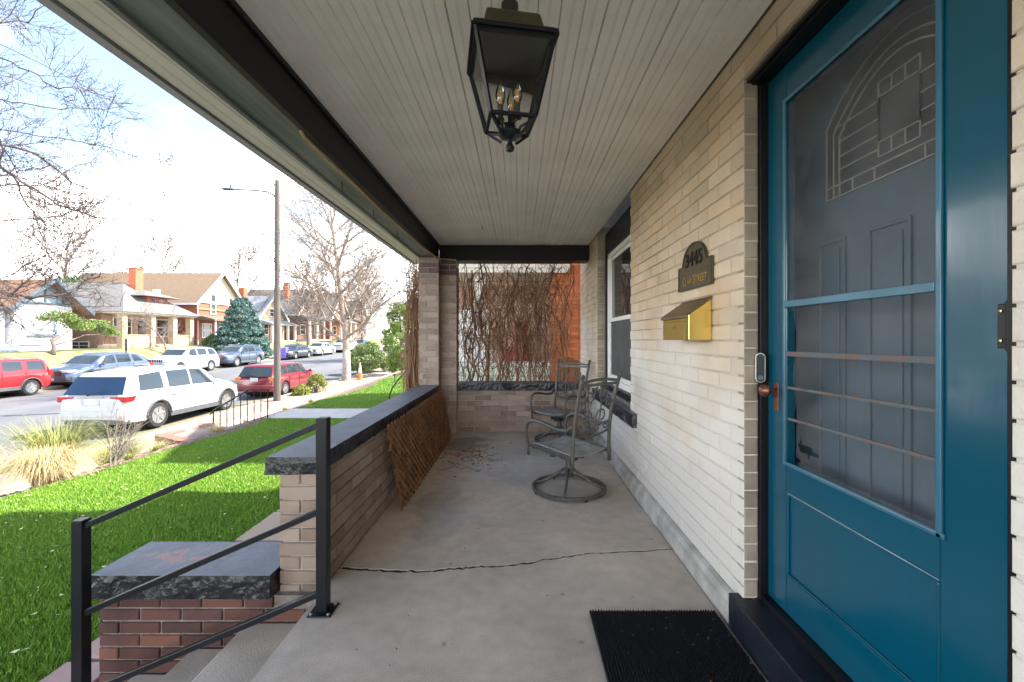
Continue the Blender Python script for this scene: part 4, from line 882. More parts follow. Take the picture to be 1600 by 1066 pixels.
def car(name, label, loc, heading, sp, paint, group, detail=2):
    t = thing(name, label, sp.get('cat', 'car'), loc, heading, group)
    Ln, Wd, H = sp['L'], sp['W'], sp['H']; hl = Ln/2; top = sp['top']; belt = sp['belt']; xr, xf = sp['axles']; wr = sp['wr']; AR = wr+.055; sill = sp.get('sill', .26)
    rw = sp.get('roofw', .74); hw = Wd/2
    def halfw(x):
        e = hl-abs(x); k = 1-(max(0, .55-e)/.55)**2.2*(.20 if x > 0 else .13); return hw*k
    def zt(x): return smooth_i(top, x)
    def zb(x): return min(smooth_i(belt, x), zt(x)-.012)
    def zs(x, s_=sill):
        z = s_
        if hl-abs(x) < .35: z = s_+.10*((.35-(hl-abs(x)))/.35)**2
        for c in (xr, xf):
            if abs(x-c) < AR: z = max(z, wr+math.sqrt(max(0, AR*AR-(x-c)**2)))
        return z
    xs = sorted(set([round(-hl+Ln*i/70, 3) for i in range(71)] + [round(c+AR*k, 3) for c in (xr, xf) for k in (-.999,-.96,-.88,-.75,-.55,-.3,0,.3,.55,.75,.88,.96,.999)]))
    def ring(x):
        a, b, c, h = zs(x), zb(x), zt(x), halfw(x); g = max(0, c-b); gh = min(1, g/.25)
        r = h*(rw+.10*(1-gh)); sh = h-.035
        return [(0,a),(h-.14,a),(h-.03,a+.0),(h-.005,min(a+.07,b-.06)),(h,a+(b-a)*.45),(h-.004,b-.16*min(1,(b-a)/.4)),(h-.02,b-.05*min(1,(b-a)/.4)),(sh-.015,b),(sh+(r-sh)*.5*gh-.03*(1-gh), b+g*.5),(r+.015*gh, c-.07*gh-.006),(r-.05, c-.022*gh-.002),(r*.55,c+.004),(0,c+.012)]
    def surf(x, k, tt):  # point on ring segment k
        q = ring(x); return (q[k][0]+(q[k+1][0]-q[k][0])*tt, q[k][1]+(q[k+1][1]-q[k][1])*tt)
    vs = []; n = 0
    for x in xs:
        q = ring(x); full = [(y_, z) for y_, z in q] + [(-y_, z) for y_, z in q[-2:0:-1]]; n = len(full); vs += [(x, y_, z) for y_, z in full]
    m_ = len(xs); fs = [(i*n+k, i*n+(k+1)%n, (i+1)*n+(k+1)%n, (i+1)*n+k) for i in range(m_-1) for k in range(n)]
    # rounded end caps
    for e, x in ((0, xs[0]), (m_-1, xs[-1])):
        base = len(vs); sgn = -1 if e == 0 else 1; q = ring(x); full = [(y_, z) for y_, z in q] + [(-y_, z) for y_, z in q[-2:0:-1]]; zc = (q[0][1]+q[-1][1])/2
        vs += [(x+sgn*.035, y_*.93, zc+(z-zc)*.9) for y_, z in full]; fs += [(e*n+k, e*n+(k+1)%n, base+(k+1)%n, base+k) for k in range(n)]; fs.append(tuple(base+k for k in range(n)))
    body = MB(); body.add(vs, fs); bo = body.build('body', paint, t, smooth=True)
    # underbody, wheels
    MB().box(-hl+.25, hl-.25, -hw+.30, hw-.30, .20, .62).build('underbody', M_under, t)
    def wheel(x, s_):
        pf_ = [(wr*.62,-.10),(wr*.93,-.105),(wr,-.075),(wr,.075),(wr*.93,.10),(wr*.66,.10),(wr*.64,.06)]; pf_ = pf_ if s_ > 0 else [(a_, -b_) for a_, b_ in pf_[::-1]]
        w_ = MB().lathe(pf_, (x, s_*(hw-.12), wr), 30, 'y').build('wheel', M_tyre, t, smooth=True)
        r_ = MB(); yo = s_*(hw-.12)+s_*.092; ns_ = sp.get('spokes', 5)
        r_.lathe([(wr*.66,-.018),(wr*.66,.004),(wr*.60,.002),(wr*.58,-.05)] if s_ > 0 else [(wr*.58,.05),(wr*.60,-.002),(wr*.66,-.004),(wr*.66,.018)], (x, yo, wr), 26, 'y')
        for k in range(ns_):
            a = 2*math.pi*k/ns_+.3; ca, sa = math.cos(a), math.sin(a)
            r_.bar((x+ca*.03, yo-s_*.018, wr+sa*.03), (x+ca*wr*.61, yo-s_*.006, wr+sa*wr*.61), .062 if ns_ < 7 else .03, .02, up=(0,1,0))
        r_.lathe([(0,-.03),(.075,-.03),(.075,.0),(.04,.012),(0,.012)] if s_ > 0 else [(0,-.012),(.04,-.012),(.075,0),(.075,.03),(0,.03)], (x, yo-s_*.012, wr), 16, 'y')
        r_.build('rim', M_rim, w_, smooth=True)
        MB().lathe([(0,-.01),(wr*.6,-.01),(wr*.6,.01),(0,.01)], (x, yo-s_*.07, wr), 20, 'y').build('brake_disc', M_under, w_)
    for x in (xr, xf):
        for s_ in (-1, 1): wheel(x, s_)
        mb = MB().lathe([(0,-hw+.20),(AR+.01,-hw+.20),(AR+.01,-hw+.13)][:0] or [(AR*.98,-(hw-.2)),(AR*.98,hw-.2)], (x,0,wr), 24, 'y'); mb.build('wheel_well', M_under, t)
    # side windows on the greenhouse plane
    def patch(xa, xb, k0, t0, k1, t1, name, m, s_, off=.006, nx_=8, slantA=0, slantB=0):
        mb = MB(); vs = []; nz_ = 4
        for j in range(nz_+1):
            f = j/nz_
            for i in range(nx_+1):
                u = i/nx_; x = (xa+slantA*f)*(1-u)+(xb+slantB*f)*u
                a = surf(x, k0, t0); b = surf(x, k1, t1)
                mid = [surf(x, kk, 0) for kk in range(k0+1, k1+1)]; path = [a]+mid+[b]
                tl = [0]; 
                for p, q in zip(path, path[1:]): tl.append(tl[-1]+math.dist(p, q)+1e-6)
                d = f*tl[-1]; kk = max(i_ for i_ in range(len(tl)-1) if tl[i_] <= d+1e-9); tt = (d-tl[kk])/(tl[kk+1]-tl[kk])
                y_ = path[kk][0]+(path[kk+1][0]-path[kk][0])*tt; z = path[kk][1]+(path[kk+1][1]-path[kk][1])*tt
                vs.append((x, s_*(y_+off), z+off*.25))
        mb.add(vs, [(j*(nx_+1)+i, j*(nx_+1)+i+1, (j+1)*(nx_+1)+i+1, (j+1)*(nx_+1)+i) for j in range(nz_) for i in range(nx_)])
        return mb.build(name, m, t, smooth='all')
    for s_ in (-1, 1):
        for (xa, xb, sa, sb) in sp['win']: patch(xa, xb, 7, .22, 8, .93, 'side_window', sp.get('glass', M_carglass), s_, slantA=sa, slantB=sb)
    # windscreen and rear window: strips across the top surface
    def topstrip(xa, xb, name, m, inset=.05, off=.008, n_=8):
        mb = MB(); vs = []
        for i in range(n_+1):
            x = xa+(xb-xa)*i/n_; z = zt(x); dz = (zt(x+.02)-zt(x-.02))/.04; L_ = math.hypot(1, dz); nx_, nz_ = -dz/L_, 1/L_
            r = ring(x)[9][0]-inset
            for (y_, dd) in ((-r,-.012),(-r*.55,.004),(0,.012),(r*.55,.004),(r,-.012)): vs.append((x+nx_*off, y_, z+dd+nz_*off))
        mb.add(vs, [(i*5+k, i*5+k+1, (i+1)*5+k+1, (i+1)*5+k) for i in range(n_) for k in range(4)]); return mb.build(name, m, t, smooth='all')
    topstrip(*sp['wind'], 'windscreen', M_carglass)
    if sp.get('rearbox'):
        xa, z0, z1 = sp['rearbox']; sl = sp.get('rearslope', .10)
        r0, r1 = hw*.83, hw*rw*.92
        mb = MB(); c = sp.get('rearcurve', .05)
        vs = []
        for f in (0,.5,1):
            for u in (-1,-.5,0,.5,1):
                rr = r0+(r1-r0)*f; vs.append((xa+sl*f+c*(u*u), u*rr, z0+(z1-z0)*f))
        mb.add(vs, [(j*5+k, j*5+k+1, (j+1)*5+k+1, (j+1)*5+k) for j in range(2) for k in range(4)]); mb.build('rear_window', sp.get('rglass', M_carglass), t, smooth='all')
    else: topstrip(*sp['rear'], 'rear_window', M_carglass)
    if detail >= 1:
        for s_ in (-1, 1):
            for xd in sp.get('doors', []):   # door seams
                mb = MB(); z0 = sill+.12; z1 = belt_z = zb(xd)
                zz = [z0+(z1-.02-z0)*i/6 for i in range(7)]
                mb.tube([(xd, s_*(halfw(xd)+.001-(.012 if i == 6 else 0)), z) for i, z in enumerate(zz)], .007, 4); mb.build('door_seam', M_under, t)
            for xh in sp.get('handles', []):
                MB().bar((xh-.09, s_*(halfw(xh)+.012), zb(xh)-.16), (xh+.09, s_*(halfw(xh)+.012), zb(xh)-.16), .02, .028).build('door_handle', sp.get('handlemat', paint), t, bevel=.004)
            xm = sp['mirror']; MB().blob((xm, s_*(hw+.10), zb(xm)+.09), (.07,.10,.075), 2, 0).bar((xm,s_*(hw-.06),zb(xm)+.03),(xm,s_*(hw+.06),zb(xm)+.06),.05,.04).build('mirror', sp.get('mirrormat', paint), t, smooth='all')
            if sp.get('rails'):
                xa, xb = sp['rails']; yy = hw*rw-.04
                MB().tube([(xa, s_*yy, zt(xa)+.0), (xa+.08, s_*yy, zt(xa)+.045), ((xa+xb)/2, s_*yy, zt((xa+xb)/2)+.05), (xb-.1, s_*yy, zt(xb)+.04), (xb, s_*yy, zt(xb)-.005)], .016, 6).build('roof_rail', sp.get('railmat', M_clad), t, smooth='all')
            # wheel-arch lips and sill cladding
            if sp.get('clad'):
                for c in (xr, xf):
                    a0, a1 = math.acos(min(1, (sp.get('sill', .26)-.0-wr)/AR+.0)) if False else 0, math.pi
                    pts = [(c+AR*1.04*math.cos(a), s_*(halfw(c+AR*math.cos(a))+.004), wr+AR*1.04*math.sin(a)) for a in [math.pi*k/20 for k in range(21)]]
                    MB().tube(pts, .030, 5).build('arch_cladding', M_clad, t, smooth='all')
                MB().prism([(xr+AR, sill-.03),(xf-AR, sill-.03),(xf-AR+.03, sill+.12),(xr+AR-.03, sill+.12)], s_*(hw-.10), s_*(hw+.008), 'y').build('sill_cladding', M_clad, t)
            # lamps
            xl, zl, hl_, wl = sp['tail']
            MB().box(-hl+xl-.03, -hl+xl+sp.get('tailwrap', .22), s_*(halfw(-hl+.12)-wl), s_*(halfw(-hl+.2)+.008), zl, zl+hl_).build('tail_lamp', sp.get('tailmat', M_redlamp), t, bevel=.015)
            xl, zl, hl_, wl = sp['head']
            MB().prism([(hl-.02-xl, s_*(halfw(hl-.05)-wl)),(hl+.03-xl, s_*(halfw(hl-.05)-wl)),(hl+.0-xl, s_*(halfw(hl-.02)-.02)),(hl-.30-xl, s_*(halfw(hl-.30)+.006)),(hl-.32-xl, s_*(halfw(hl-.3)-.1))], zl, zl+hl_, 'z').build('headlight', M_clearlamp, t, bevel=.012)
        # bumpers, grille, plates
        if sp.get('bumper'):
            zb0, zb1 = sp['bumper']
            mm = sp.get('bumpermat', M_clad)
            for sgn in (-1, 1):
                pts = [(sgn*(hl+.03-.16*(abs(u)**3)), u*(hw*.93)) for u in [-1+.2*k for k in range(11)]]
                mb = MB(); vs = [(x, y_, z) for z in (zb0, zb1) for x, y_ in pts]+[(x-sgn*.12, y_*.97, z) for z in (zb0, zb1) for x, y_ in pts]; n_ = 11
                mb.add(vs, [(i,i+1,n_+i+1,n_+i) for i in range(10)]+[(n_+i,n_+i+1,3*n_+i+1,3*n_+i) for i in range(10)]+[(2*n_+i,2*n_+i+1,i+1,i) for i in range(10)]+[(0,n_,3*n_,2*n_),(10,n_+10,3*n_+10,2*n_+10)])
                mb.build('bumper', mm, t, smooth=True)
        if sp.get('grille'):
            z0, z1, gw = sp['grille']; g_ = MB().box(hl+.005, hl+.048, -gw, gw, z0, z1).build('grille', M_under, t, bevel=.01)
            for k in range(sp.get('gbars', 3)):
                if sp.get('gvert'): yy = -gw+2*gw*(k+.5)/sp['gbars']; MB().box(hl+.046, hl+.056, yy-gw*.055, yy+gw*.055, z0-.005, z1+.005).build('grille_bar', paint, g_)
                else: zz = z0+(z1-z0)*(k+.5)/sp.get('gbars', 3); MB().box(hl+.046, hl+.054, -gw*.96, gw*.96, zz-.008, zz+.008).build('grille_bar', M_chrome, g_)
        px_ = sp.get('plate')
        if px_: MB().box(-hl-.052, -hl-.036, -.16, .16, px_, px_+.15).build('number_plate', M_plate, t)
        MB().box(hl+.045, hl+.058, -.16, .16, .36, .50).build('number_plate', M_plate, t)
    return t, dict(hl=hl, hw=hw, zb=zb, zt=zt, halfw=halfw)
GR1 = 'cars parked along the near kerb'; GR2 = 'cars parked along the far kerb'
WHITE = car_paint('white_car_paint', (.50,.50,.505)); REDJ = car_paint('bright_red_paint', (.48,.008,.012), .1); MAROON = car_paint('maroon_paint', (.20,.010,.022), .2); STEEL = car_paint('steel_blue_paint', (.085,.12,.18), .35); NAVY = car_paint('slate_blue_paint', (.055,.08,.12), .4); DARK = car_paint('dark_blue_black_paint', (.015,.022,.032), .3); SILV = car_paint('silver_paint', (.5,.51,.53), .3)
suv_big = dict(cat='SUV', L=5.0, W=1.98, H=1.76, axles=(-1.42,1.60), wr=.375, sill=.30, roofw=.76,
  top=[(-2.5,.98),(-2.44,1.10),(-2.20,1.56),(-2.02,1.69),(-1.2,1.755),(.0,1.76),(.55,1.70),(.85,1.58),(1.42,1.18),(1.75,1.12),(2.2,1.02),(2.42,.88),(2.5,.70)],
  belt=[(-2.5,.95),(-2.1,1.10),(0,1.07),(1.3,1.06),(1.8,1.04),(2.5,.7)],
  win=[(-2.03,-1.18,.10,.0),(-.98,-.10,.02,.0),(-.02,1.02,.0,-.52)], wind=(.80,1.40), rearbox=(-2.515,1.10,1.58), rearslope=.27, rearcurve=.05, rglass=M_carglass_blue, doors=[-1.08,-.04,1.05], handles=[-.86,.16], handlemat=M_clad, mirror=.98, rails=(-1.75,.25), clad=True, tail=(.02,.90,.15,.42), tailwrap=.34, head=(.02,.72,.16,.38), bumper=(.28,.46), bumpermat=M_clad, grille=(.55,.82,.42), plate=.84, spokes=6)
yA = 11.98
a, ai = car('parked_suv', 'white three-row SUV parked at the near kerb with its blue-tinted rear window toward us', (-11.75, yA+2.5, S(yA+2.5)+.012), R(90), suv_big, WHITE, GR1)
a.rotation_euler = (-R(1.26)*0, 0, R(90)); 
# extras of the white SUV: rear trim bar, wiper, lower bumper, plate recess
MB().box(-2.560,-2.535,-.36,.36,1.01,1.045).build('trim_bar', M_chrome, a, bevel=.004)
MB().bar((-2.55,.05,1.115),(-2.50,-.40,1.21),.018,.014).lathe([(.03,-.02),(.03,.02)],(-2.55,.05,1.11),10,'x').build('wiper', M_blackpaint, a)
MB().box(-2.565,-2.53,-.80,.80,.50,.66).build('rear_bumper_step', WHITE, a, bevel=.02)
MB().box(-2.548,-2.53,-.25,.25,.81,1.008).build('plate_recess', mat('pale_recess', (.45,.46,.48), .4), a)
MB().tube([(-2.2,0,1.705),(-2.24,0,1.73),(-2.35,0,1.70)], .012, 6).build('spoiler_lamp', M_clad, a)
MB().prism([(-.62,-.02),(-.55,.03),(.52,.03),(.58,-.02)], -.0, .03, 'z')
wag = dict(cat='station wagon', L=4.35, W=1.72, H=1.42, axles=(-1.25,1.32), wr=.30, sill=.22, roofw=.76,
  top=[(-2.175,.78),(-2.12,.90),(-1.90,1.28),(-1.76,1.38),(-.9,1.43),(.2,1.42),(.62,1.30),(1.12,.97),(1.5,.92),(1.95,.84),(2.12,.74),(2.175,.60)],
  belt=[(-2.175,.76),(-1.8,.90),(0,.88),(1.1,.87),(2.175,.6)],
  win=[(-1.78,-1.0,.14,0),(-.93,-.10,0,0),(-.03,.86,0,-.42)], wind=(.60,1.10), rearbox=(-2.19,.90,1.30), rearslope=.25, rearcurve=.05, doors=[-.97,-.06,.92], handles=[-.78,.12], mirror=.80, rails=(-1.6,.1), tail=(.02,.68,.19,.20), tailwrap=.26, tailmat=M_amber, head=(.02,.60,.13,.35), bumper=(.26,.50), bumpermat=MAROON, grille=(.48,.66,.36), plate=.70, spokes=9)
yW = 18.5
b_, bi = car('parked_wagon', 'maroon estate car with amber tail lamps parked behind the wooden utility pole', (-11.22, yW+2.17, S(yW+2.2)+.012), R(90), wag, MAROON, GR1)
MB().box(-2.215,-2.16,-.80,.80,.505,.535).build('bumper_strip', mat('faded_pink_strip', (.40,.12,.14), .6), b_, bevel=.005)
MB().bar((-2.20,-.05,.905),(-2.12,.30,1.00),.014,.012).build('wiper', M_blackpaint, b_)
jeep = dict(cat='SUV', L=4.4, W=1.80, H=1.66, axles=(-1.28,1.36), wr=.36, sill=.34, roofw=.82,
  top=[(-2.2,1.0),(-2.17,1.10),(-2.02,1.55),(-1.9,1.64),(-1.0,1.66),(.35,1.65),(.55,1.58),(.95,1.14),(1.1,1.09),(2.0,1.04),(2.17,.98),(2.2,.8)],
  belt=[(-2.2,.98),(-2.0,1.10),(.9,1.08),(2.2,.8)],
  win=[(-1.92,-1.16,.09,0),(-.98,-.22,.02,0),(-.10,.74,0,-.30)], wind=(.55,.94), rearbox=(-2.21,1.10,1.52), rearslope=.16, doors=[-1.07,-.16,.78], handles=[-.85,.06], mirror=.7, rails=(-1.7,.1), clad=True, tail=(.02,.86,.26,.16), tailwrap=.14, head=(.0,.80,.18,.26), bumper=(.42,.62), bumpermat=REDJ, grille=(.70,.98,.40), gbars=7, gvert=True, plate=.78, spokes=5)
yJ = 20.6-2.2
car('parked_suv', 'bright red boxy SUV at the far kerb, cut off by the left picture edge', (-22.9, yJ, S(yJ)+.012), R(-90), jeep, REDJ, GR2)
cross = dict(cat='SUV', L=4.9, W=1.9, H=1.66, axles=(-1.40,1.46), wr=.37, sill=.30, roofw=.74,
  top=[(-2.45,.86),(-2.42,1.05),(-2.15,1.30),(-1.75,1.56),(-1.0,1.66),(.2,1.66),(.6,1.55),(1.25,1.12),(1.7,1.04),(2.25,.94),(2.42,.82),(2.45,.66)],
  belt=[(-2.45,.84),(-2.0,1.12),(0,1.06),(1.2,1.03),(2.45,.66)],
  win=[(-1.78,-1.14,.32,0),(-.95,-.12,.0,0),(-.02,.92,0,-.50)], wind=(.62,1.22), rearbox=(-2.44,1.06,1.42), rearslope=.42, doors=[-1.05,-.06,.95], handles=[-.85,.14], mirror=.88, rails=(-1.5,.2), railmat=M_chrome, clad=True, tail=(.02,.88,.14,.35), head=(.02,.76,.13,.40), bumper=(.30,.52), grille=(.60,.84,.48), gbars=4, plate=.80, spokes=7)
yC = 21.45+2.45
car('parked_suv', 'metallic blue SUV at the far kerb, dark grille toward us, behind the white three-row SUV', (-23.0, yC, S(yC)+.012), R(-90), cross, STEEL, GR2)
che = dict(cross); che.update(L=4.8, top=[(-2.4,.95),(-2.36,1.12),(-2.12,1.50),(-1.9,1.64),(-1.0,1.72),(.2,1.71),(.55,1.60),(1.10,1.18),(1.5,1.12),(2.2,1.03),(2.37,.92),(2.4,.72)], belt=[(-2.4,.93),(-2.0,1.14),(0,1.10),(1.1,1.08),(2.4,.72)], win=[(-1.95,-1.2,.16,0),(-1.02,-.18,0,0),(-.08,.82,0,-.42)], wind=(.58,1.08), rearbox=(-2.405,1.12,1.56), rearslope=.22, gvert=True, gbars=7, grille=(.80,.98,.52), railmat=M_clad, bumpermat=WHITE, clad=False, spokes=5, glass=M_carglass)
yC = 27.5+2.4
car('parked_suv', 'white SUV with slotted grille at the far kerb in front of the brick bungalow', (-23.0, yC, S(yC)+.012), R(-90), che, WHITE, GR2)
eq = dict(cross); eq.update(L=4.75, W=1.84, axles=(-1.38,1.44))
yC = 33.3+2.37
car('parked_suv', 'slate blue compact SUV at the far kerb below the blue spruce', (-23.0, yC, S(yC)+.012), R(-90), eq, NAVY, GR2)
sed = dict(cat='sedan', L=4.6, W=1.78, H=1.44, axles=(-1.32,1.36), wr=.32, sill=.22, roofw=.70,
  top=[(-2.3,.82),(-2.24,.98),(-1.8,1.06),(-1.55,1.10),(-.95,1.38),(-.4,1.44),(.3,1.42),(.65,1.32),(1.28,.98),(1.7,.92),(2.1,.82),(2.27,.70),(2.3,.58)],
  belt=[(-2.3,.80),(-1.6,.96),(0,.92),(1.2,.90),(2.3,.58)],
  win=[(-1.22,-.72,.30,.02),(-.64,.0,.0,0),(.08,.88,0,-.48)], wind=(.62,1.22), rear=(-1.52,-.95), doors=[-.98,.03,1.0], handles=[-.78,.24], mirror=.82, tail=(.02,.70,.16,.40), head=(.02,.60,.14,.42), bumper=(.20,.42), bumpermat=DARK, grille=(.48,.66,.50), plate=.62, spokes=5)
yC = 41.8+2.3
car('parked_sedan', 'near-black sedan facing us at the far kerb, just past the purple bin', (-22.7, yC, S(yC)+.012), R(-90), sed, DARK, GR2)
s2 = dict(sed); s2.update(bumpermat=SILV); yC = 47.6+2.3
car('parked_sedan', 'silver sedan at the far kerb partly behind the bare tree trunk', (-22.7, yC, S(yC)+.012), R(-90), s2, SILV, GR2, 1)
yC = 54.5+2.3
car('parked_suv', 'small white SUV far up the street right of the bare tree trunk', (-22.7, yC, S(yC)+.012), R(-90), dict(che), WHITE, GR2, 1)
yC = 31.9+2.2
car('parked_car', 'red car at the near kerb almost hidden behind the round juniper bush', (-11.15, yC, S(yC)+.012), R(90), dict(wag, tailmat=M_redlamp), car_paint('plain_red_paint', (.36,.012,.02)), GR1, 1)
yC = 60.5+2.3
car('parked_car', 'distant blue-grey car at the far kerb beyond the white ones', (-22.7, yC, S(yC)+.012), R(-90), dict(sed), NAVY, GR2, 1)
# ------------------------------------------------------------------ houses across the street
M_redbrick = mat('far_red_brick', (.36,.115,.065), .85, col2=(.28,.09,.055), scale=3, bump=.2)
M_tanbrick = mat('far_tan_brick', (.36,.23,.16), .85, col2=(.28,.165,.115), scale=3, bump=.2)
M_palebrick = mat('far_pale_brick', (.44,.33,.22), .85, var=.08, scale=3)
M_whitewall = mat('white_painted_brick', (.58,.59,.61), .7, var=.06, scale=2)
M_bluetrim = mat('blue_grey_trim', (.07,.10,.125), .6, var=.1); M_creamtrim = mat('cream_trim', (.66,.62,.52), .6, var=.05)
M_orangeroof = mat('orange_brown_shingle', (.25,.135,.08), .95, col2=(.18,.095,.06), scale=5, bump=.8, bscale=30, stretch=(1,1,4))
M_greyroof = mat('weathered_grey_shingle', (.165,.155,.145), .95, col2=(.12,.113,.107), scale=4, bump=.8, bscale=30, stretch=(1,1,4))
M_brownroof = mat('brown_shingle', (.20,.135,.085), .95, col2=(.145,.097,.062), scale=5, bump=.8, bscale=30, stretch=(1,1,4))
M_dark = mat('dark_opening', (.03,.027,.025), .8)
M_fglass = glass_mat('house_glass', (.05,.065,.08), rough=.08)
def window_x(parent, X, y0, y1, z0, z1, trim=M_creamtrim, mull=1, shade=None):
    """window in a wall facing +X"""
    w_ = MB().box(X-.02, X+.05, y0, y0+.08, z0, z1).box(X-.02, X+.05, y1-.08, y1, z0, z1).box(X-.02, X+.05, y0+.08, y1-.08, z1-.09, z1).box(X-.02, X+.07, y0-.03, y1+.03, z0-.06, z0+.02).build('window', trim, parent, world=True)
    MB().box(X-.02, X+.012, y0+.08, y1-.08, z0+.02, z1-.09).build('pane', shade or M_fglass, w_, world=True)
    zm = (z0+z1)/2; MB().box(X+.013, X+.035, y0+.08, y1-.08, zm-.025, zm+.025).build('meeting_rail', trim, w_, world=True)
    for k in range(1, mull): yy = y0+(y1-y0)*k/mull; MB().box(X+.013, X+.045, yy-.035, yy+.035, z0+.02, z1-.09).build('mullion', trim, w_, world=True)
def window_y(parent, Y, x0, x1, z0, z1, trim=M_creamtrim, mull=1):
    w_ = MB().box(x0, x0+.08, Y-.05, Y+.02, z0, z1).box(x1-.08, x1, Y-.05, Y+.02, z0, z1).box(x0+.08, x1-.08, Y-.05, Y+.02, z1-.09, z1).box(x0-.03, x1+.03, Y-.07, Y+.02, z0-.06, z0+.02).build('window', trim, parent, world=True)
    MB().box(x0+.08, x1-.08, Y-.012, Y+.02, z0+.02, z1-.09).build('pane', M_fglass, w_, world=True)
    zm = (z0+z1)/2; MB().box(x0+.08, x1-.08, Y-.035, Y-.013, zm-.025, zm+.025).build('meeting_rail', trim, w_, world=True)
    for k in range(1, mull): xx = x0+(x1-x0)*k/mull; MB().box(xx-.03, xx+.03, Y-.045, Y-.013, z0+.02, z1-.09).build('mullion', trim, w_, world=True)
def gable_x(parent, X0, X1, yc, hw_, ze, zr, over, m, trim, name='roof', th=.14):
    """gable roof with ridge along X; gable end towards +X at X1"""
    for s_ in (-1, 1):
        ye = yc+s_*(hw_+over); zz = ze-(zr-ze)*over/hw_
        MB().add([(X0,yc,zr),(X1+over,yc,zr),(X1+over,ye,zz),(X0,ye,zz),(X0,yc,zr-th),(X1+over,yc,zr-th),(X1+over,ye,zz-th),(X0,ye,zz-th)], [(0,1,2,3),(7,6,5,4),(0,4,5,1),(1,5,6,2),(2,6,7,3),(3,7,4,0)]) if False else None
        mb = MB(); mb.add([(X0,yc,zr),(X1+over,yc,zr),(X1+over,ye,zz),(X0,ye,zz),(X0,yc,zr-th),(X1+over,yc,zr-th),(X1+over,ye,zz-th),(X0,ye,zz-th)], [(0,1,2,3),(7,6,5,4),(0,4,5,1),(1,5,6,2),(2,6,7,3),(3,7,4,0)])
        mb.build(name, m, parent, world=True)
        MB().bar((X1+over+.03,yc,zr-.02),(X1+over+.03,ye,zz-.02),.05,.24,up=(0,0,1)).build('bargeboard', trim, parent, world=True)
        MB().box(X0, X1+over, min(ye, ye+s_*.06), max(ye, ye+s_*.06), zz-.16, zz+.02).build('gutter', trim, parent, world=True)
def lap(p, q, X): pass
# white bungalow with the orange roof
g0 = .30
wh = thing('white_bungalow', 'white painted bungalow with blue-grey gable trim and orange-brown roof at left', 'house', (-34, 29.4, g0))
MB().box(-42, -32, 27.6, 31.2, g0-.6, 3.55).build('wall', M_whitewall, wh, world=True)
MB().prism([(27.5,3.55),(31.3,3.55),(29.4,5.05)], -32.2, -31.97, 'x').build('gable_wall', mat('pale_blue_siding', (.24,.32,.38), .7, var=.04), wh, world=True)
gable_x(wh, -42, -32, 29.4, 1.9, 3.62, 5.18, .75, M_orangeroof, M_bluetrim)
for yy in (28.3, 29.4, 30.5): MB().box(-31.96,-31.9,yy-.05,yy+.05,3.6,4.3 if yy != 29.4 else 5.0).build('gable_batten', M_bluetrim, wh, world=True)
MB().box(-31.95,-31.88,27.5,31.3,3.5,3.62).build('frieze_board', M_bluetrim, wh, world=True)
window_x(wh, -32, 28.55, 30.05, 1.55, 3.1, M_whitewall, 2, mat('pale_blind', (.38,.45,.52), .5))
MB().box(-31.99,-31.93,29.95,30.13,1.4,3.2).build('shutter', mat('pale_blue_trim', (.13,.17,.21), .6), wh, world=True)
MB().box(-31.99,-31.90,28.3,30.2,1.30,1.40).build('sill', M_bluetrim, wh, world=True); MB().box(-31.99,-31.94,27.9,29.3,.72,.80).build('vent', M_bluetrim, wh, world=True)
MB().box(-44, -34.2, 20.5, 27.6, g0-.6, 3.45).build('side_wing', M_whitewall, wh, world=True)
MB().box(-34.2, -32.2, 20.5, 27.5, g0-.4, g0+.55).build('porch_floor', M_whitewall, wh, world=True)
for yy in (22.5, 24.9, 27.2): MB().box(-32.6,-32.3,yy-.15,yy+.15,g0+.55,3.1).build('porch_column', M_whitewall, wh, world=True)
MB().prism([(-34.3,3.7),(-31.9,3.10),(-31.9,2.96),(-34.3,3.4)], 20.2, 27.55, 'y').build('porch_roof', M_orangeroof, wh, world=True)
for k in range(4): MB().box(-32.2+.3*k, -31.9+.3*k, 25.9, 27.3, g0-.5, g0+.45-.14*k).build('step', mat('blue_step', (.32,.38,.44), .8), wh, world=True)
MB().prism([(20.3,3.45),(27.4,3.45),(23.8,6.2)], -44, -34.3, 'x').build('back_gable', M_bluetrim, wh, world=True)
gable_x(wh, -46, -34.6, 23.8, 3.9, 3.6, 6.35, .5, M_orangeroof, M_bluetrim)
# brick bungalow with grey hip roof
bh = thing('brick_bungalow', 'tan brick bungalow with grey hip roof, dormer and deep columned porch', 'house', (-34, 36.5, g0+.1))
g1 = .42
MB().box(-44, -32.0, 33.5, 40.2, g1-.6, 3.25).build('wall', M_tanbrick, bh, world=True)
MB().box(-32.0, -30.3, 33.1, 40.4, g1-.5, g1+.25).build('porch_deck', mat('pale_concrete', (.52,.46,.38), .9), bh, world=True)
for yy in (33.3, 35.9, 38.2, 40.15): MB().box(-30.55,-30.1,yy-.22,yy+.22,g1-.4,3.2).build('porch_column', M_palebrick, bh, world=True)
for a, b in ((33.52,35.68),(38.42,39.93)): MB().box(-30.45,-30.22,a,b,g1-.4,g1+1.0).build('porch_rail_wall', M_palebrick, bh, world=True); MB().box(-30.5,-30.17,a,b,g1+1.0,g1+1.08).build('rail_cap', M_palebrick, bh, world=True)
for k in range(4): MB().box(-30.1+.28*k, -29.8+.28*k, 36.1, 38.0, g1-.9, g1+.2-.14*k).build('step', M_palebrick, bh, world=True)
MB().box(-44, -29.95, 33.0, 40.6, 3.12, 3.24).build('eaves_soffit', M_creamtrim, bh, world=True)
hip = MB(); e0, e1, ya_, yb_ = -46, -29.75, 32.75, 40.85
